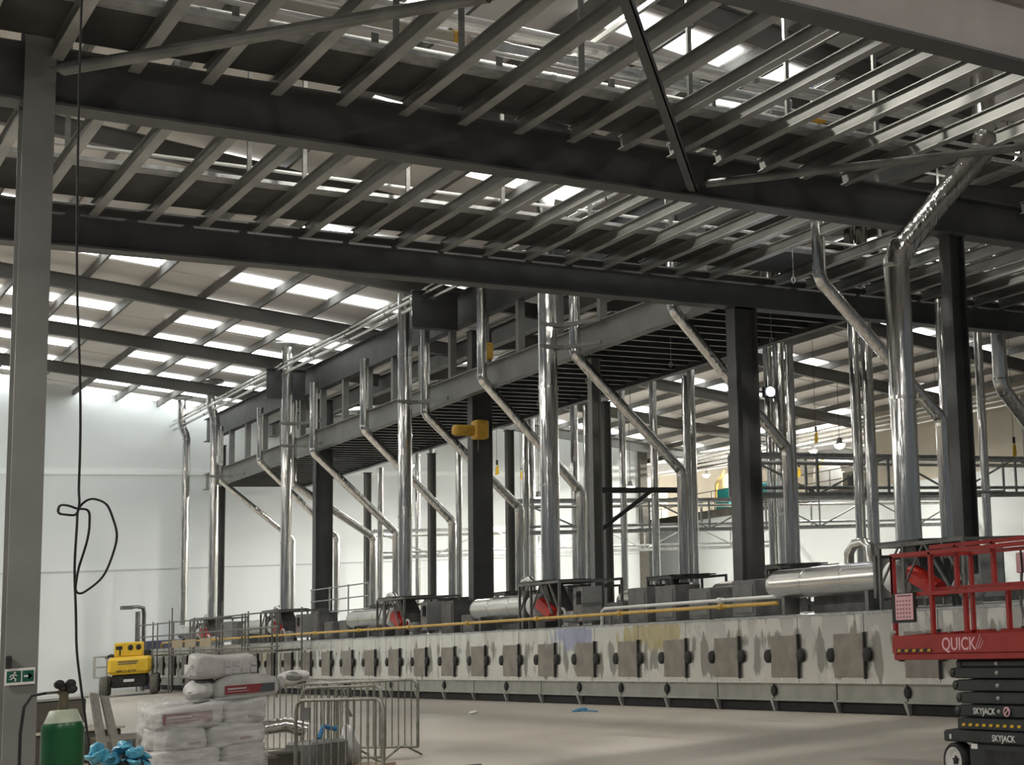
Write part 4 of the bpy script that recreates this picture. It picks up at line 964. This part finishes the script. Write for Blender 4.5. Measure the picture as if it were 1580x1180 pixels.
o = tag(obj('stretch_film', m, M['clearfilm']), 'clear stretch film wrapped around the pallet of bags', 'film'); o.location = (PX-.01, YB+.25, .13)
def loose(lb, loc, lx, ly, lz, rz, sd, e=.4):
    t = thing('flour_bag', lb, 'bag', loc, 'loose bags on the wrapped pallet', rz)
    m = MB(); m.pillow(0,0,lz/2, lx, ly, lz, e=e, seed=sd, nu=28, nv=16); obj('sack', m, M['bag'], t); return t
zt = 1.285
t = loose('white loose bag with red and slate label, lower right of the loose three', (3.655, YB-.02, zt), .52, .34, .21, .0, 51, .42)
m = MB(); m.hexa([(-.19,-.178,.06),(.08,-.178,.06),(.08,-.165,.06),(-.19,-.165,.06),(-.19,-.178,.135),(.11,-.178,.135),(.11,-.165,.135),(-.19,-.165,.135)]); p = obj('red_label', m, M['bagred'], t, 'red half of the label')
m = MB(); m.box(-.17,-.02,-.1795,-.178,.10,.113); m.box(-.17,-.0,-.1795,-.178,.08,.085); obj('print_lines', m, M['bagprint'], p)
m = MB(); m.hexa([(.08,-.178,.06),(.21,-.178,.06),(.21,-.165,.06),(.08,-.165,.06),(.11,-.178,.135),(.21,-.178,.135),(.21,-.165,.135),(.11,-.165,.135)]); obj('slate_label', m, M['bagdark'], t, 'slate grey half of the label')
m = MB(); m.pillow(.285,0,.11,.07,.16,.10, e=.8, seed=4); obj('sewn_end', m, M['bag'], t)
t = loose('round end-on white loose bag, lower left of the loose three', (3.335, YB+.1, zt), .235, .5, .215, .0, 52, .85)
t = loose('white loose bag lying topmost, end folded, faint print', (3.49, YB+.03, zt+.205), .54, .36, .215, .04, 53, .28)
m = MB()
for k in range(4):
    for j in range(2):
        if (k, j) in ((2,1),): continue
        m.box(-.03+.07*k, .02+.07*k, -.188,-.17,.035+.065*j,.08+.065*j)
obj('faint_print', m, M['bagprint'], t)
m = MB(); m.add([(-.272,-.1,.14),(-.272,.12,.14),(-.30,0,.05),(-.24,-.17,.04),(-.16,-.187,.095),(-.23,-.17,.15)], [(0,1,2),(0,2,3),(3,4,5)]); obj('folded_end', m, M['bag'], t)

# blue plastic, black bag, planks, dark plinth
t = thing('plastic_bundle', 'crumpled bright blue plastic bundle left of the wrapped pallet', 'bundle', (2.49, 14.2, .85)); t.scale = (.60, 1, .60)
m = MB(); rn = random.Random(11)
for k in range(22):
    m.pillow(-.26+.026*k+rn.uniform(-.02,.02), rn.uniform(-.1,.1), .2+.05*math.sin(k*.5)+(.07 if 12 < k < 18 else 0)+rn.uniform(-.05,.05), rn.uniform(.1,.2), rn.uniform(.12,.24), rn.uniform(.08,.2), rz=rn.uniform(0,3), e=.95, seed=k, wob=.035, nu=24, nv=16, tilt=rn.uniform(-.5,.5))
obj('sheet', m, M['blue'], t)
t = thing('rubbish_bag', 'black plastic rubbish bag under the blue bundle', 'bag', (2.56, 14.3, 0)); t.scale = (.62, 1, 1.13)
m = MB(); m.pillow(0,0,.42,.55,.5,.86,e=.6,seed=3,wob=.03); m.pillow(-.3,-.05,.3,.35,.4,.62,e=.7,seed=8,wob=.03); obj('sack', m, M['blackbag'], t)
m = MB(); m.tube([(-.28,-.2,.72),(-.45,-.25,.58),(-.62,-.3,.42)], .03, 8); obj('twisted_neck', m, M['blackbag'], t)
t = thing('site_plinth', 'low dark plinth of stacked sheets behind the gas cylinder', 'plinth', (4.2, 29.6, 0))
m = MB(); m.cbox(-.95,.55,0,1.6,.5,1.02,.02); obj('upper_block', m, M['slab'], t)
m = MB(); m.cbox(-1.05,1.0,-.3,1.7,0,.50,.02); obj('lower_block', m, M['slab'], t)
m = MB(); m.box(-.97,.58,-.02,1.62,1.02,1.06); obj('top_sheet', m, M['machpale'], t, 'pale top sheet')
m = MB(); m.box(-1.1,1.05,-.34,1.75,.50,.535); obj('middle_sheet', m, M['beige'], t)
for i, (a, b) in enumerate((((4.33,26.4,1.15),(4.0,23.2,.0)), ((4.47,26.45,1.10),(4.2,23.3,.0)))):
    m = MB(); m.bar(a, b, .10, .05, up=(0,1,0)); tag(obj('leaning_plank', m, M['plank']), ['grey plank leaning on the dark plinth, on the cylinder side', 'grey plank leaning on the dark plinth, on the pallet side'][i], 'plank')
m = MB(); m.cbox(4.75,6.3,27.5,29.4,0,.40,.02); tag(obj('sheet_stack', m, M['slab']), 'low brown stack of sheets behind the wrapped bags', 'stack')
t = thing('timber_offcuts', 'pale low timber block at the foot of the left column', 'timber', (2.35, 16.5, 0))
m = MB(); m.cbox(-.3,.9,-.1,.25,0,.42,.02); obj('block', m, M['slab'], t)
m = MB(); m.box(-.32,.92,-.12,.27,.42,.46); obj('cover_board', m, M['machpale'], t)

# ------------------------------------------------------------------ barriers and the things they fence off
def barrier(lb, p0, p1):
    d = Vector((p1[0]-p0[0], p1[1]-p0[1])); L = d.length; rz = math.atan2(d.y, d.x)
    t = thing('crowd_barrier', lb, 'barrier', (p0[0], p0[1], 0), 'galvanised crowd barriers', rz)
    r = .12; z0, z1 = .16, 1.1
    pts = [(0,0,z0),(0,0,z1-r),(.035,0,z1-.035),(r,0,z1),(L-r,0,z1),(L-.035,0,z1-.035),(L,0,z1-r),(L,0,z0)]
    m = MB(); m.tube(pts, .02, 8); m.tube([(0,0,z0),(L,0,z0)], .018, 8); obj('frame', m, M['barrier'], t)
    n = int(L/.125)
    for k in range(1, n):
        m = MB(); m.tube([(L*k/n,0,z0),(L*k/n,0,z1-.01)], .0085, 6, False); obj('bar', m, M['barrier'], t)
    for x in (.3, L-.3):
        m = MB(); m.tube([(x,-.32,.015),(x,-.06,.16),(x,.06,.16),(x,.32,.015)], .016, 6); obj('foot', m, M['barrier'], t)
    return t
barrier('crowd barrier at the back right with a dark strap tied on', (7.0, 24.1), (7.62, 22.5))
barrier('crowd barrier at the back, directly behind the loose bags', (5.9, 26.6), (6.95, 24.3))
bn = barrier('nearest crowd barrier, with a small grey plate at its corner', (5.02, 18.75), (5.47, 17.2))
m = MB(); m.box(.12,.30,-.025,-.01,.88,1.02); obj('name_plate', m, M['machine'], bn)
barrier('crowd barrier set across between the nearest one and the back right one', (6.2, 22.9), (6.78, 21.4))
t = thing('wrap_strap', 'dark tied strap hanging on the back right barrier', 'strap', (7.1, 23.98, .6))
m = MB(); m.tube([(0,0,.5),(.03,-.03,.3),(.0,0,.15),(.06,-.05,0)], .02, 6); m.tube([(.05,0,.5),(.06,-.03,.25)], .015, 6); obj('strap', m, M['plank'], t)
t = thing('pallet', 'timber pallet on the floor behind the nearest barrier', 'pallet', (6.0, 21.0, 0), None, -1.2)
m = MB()
for k in range(6): m.box(-.6+.22*k,-.46+.22*k,-.5,.5,.12,.144)
for y in (-.5,-.05,.4): m.box(-.6,.64,y,y+.1,0,.12)
obj('boards', m, M['wood'], t)
t = thing('bent_duct', 'shiny bent metal duct lying behind the nearest barrier', 'duct', (4.9, 19.6, 0))
m = MB(); m.tube([(-.32,0,.30),(-.25,0,.62),(-.05,.05,.78),(.25,.02,.80),(.45,-.05,.72)], .09, 14); obj('elbow', m, M['flue'], t)
m = MB(); m.cbox(-.2,.35,-.2,.2,.02,.5,.02); obj('crate', m, M['slab'], t)
t = thing('dirty_machine', 'dark dusty machine part standing on the barrier pallet', 'machine', (6.0, 21.0, .144), None, .3)
m = MB(); m.cbox(-.4,.1,-.3,.3,0,.35,.03); obj('housing', m, M['machine'], t)
m = MB(); m.lathe([(.0,.0),(.14,.02),(.16,.2),(.1,.3),(.06,.5),(0,.5)], (.28,0,0), 'z', 16); obj('pump', m, M['machpale'], t)
m = MB(); m.tube([(.0,.2,.35),(.1,.25,.5),(.25,.2,.45)], .03, 8); obj('hose', m, M['bluerag'], t)
t = thing('wrapped_roll', 'pale wrapped sheet roll sagging over the back barriers', 'roll', (6.60, 25.1, 1.11), None, -1.15); t.scale = (.75, .75, .8)
m = MB(); m.pillow(0.15,0,.13,.75,.35,.28,e=.8,seed=5,wob=.02); obj('roll', m, M['bag'], t)
m = MB(); m.pillow(1.2,0,.0,2.4,.16,.05,e=.5,seed=6,wob=.012); obj('flat_sheet', m, M['machpale'], t)
m = MB(); m.pillow(.3,-.05,.13,.42,.3,.16,e=.7,seed=9); obj('dark_fold', m, M['machine'], t)
m = MB(); m.cbox(4.3,4.75,18.3,18.8,0,.55,.03); tag(obj('carton', m, M['slab']), 'brown carton beside the wrapped pallet and the nearest barrier', 'carton')
# litter on the floor
m = MB(); m.pillow(13.0,29.2,.02,.28,.2,.05,e=.7,seed=2); m.tube([(13.0,29.1,.015),(13.05,28.7,.012),(13.0,28.4,.012)], .015, 6); tag(obj('blue_rag', m, M['bluerag']), 'small blue rag on the floor before the oven', 'rag')
m = MB(); m.pillow(11.95,32,.03,.16,.14,.06,e=.7,seed=2); tag(obj('paper_scrap', m, M['white']), 'tiny white paper scrap on the open floor', 'scrap')
m = MB(); m.bar((7.15,20.4,.015),(7.6,20.1,.015),.08,.03); tag(obj('wood_offcut', m, M['plank']), 'short dark timber offcut on the floor right of the barriers', 'offcut')
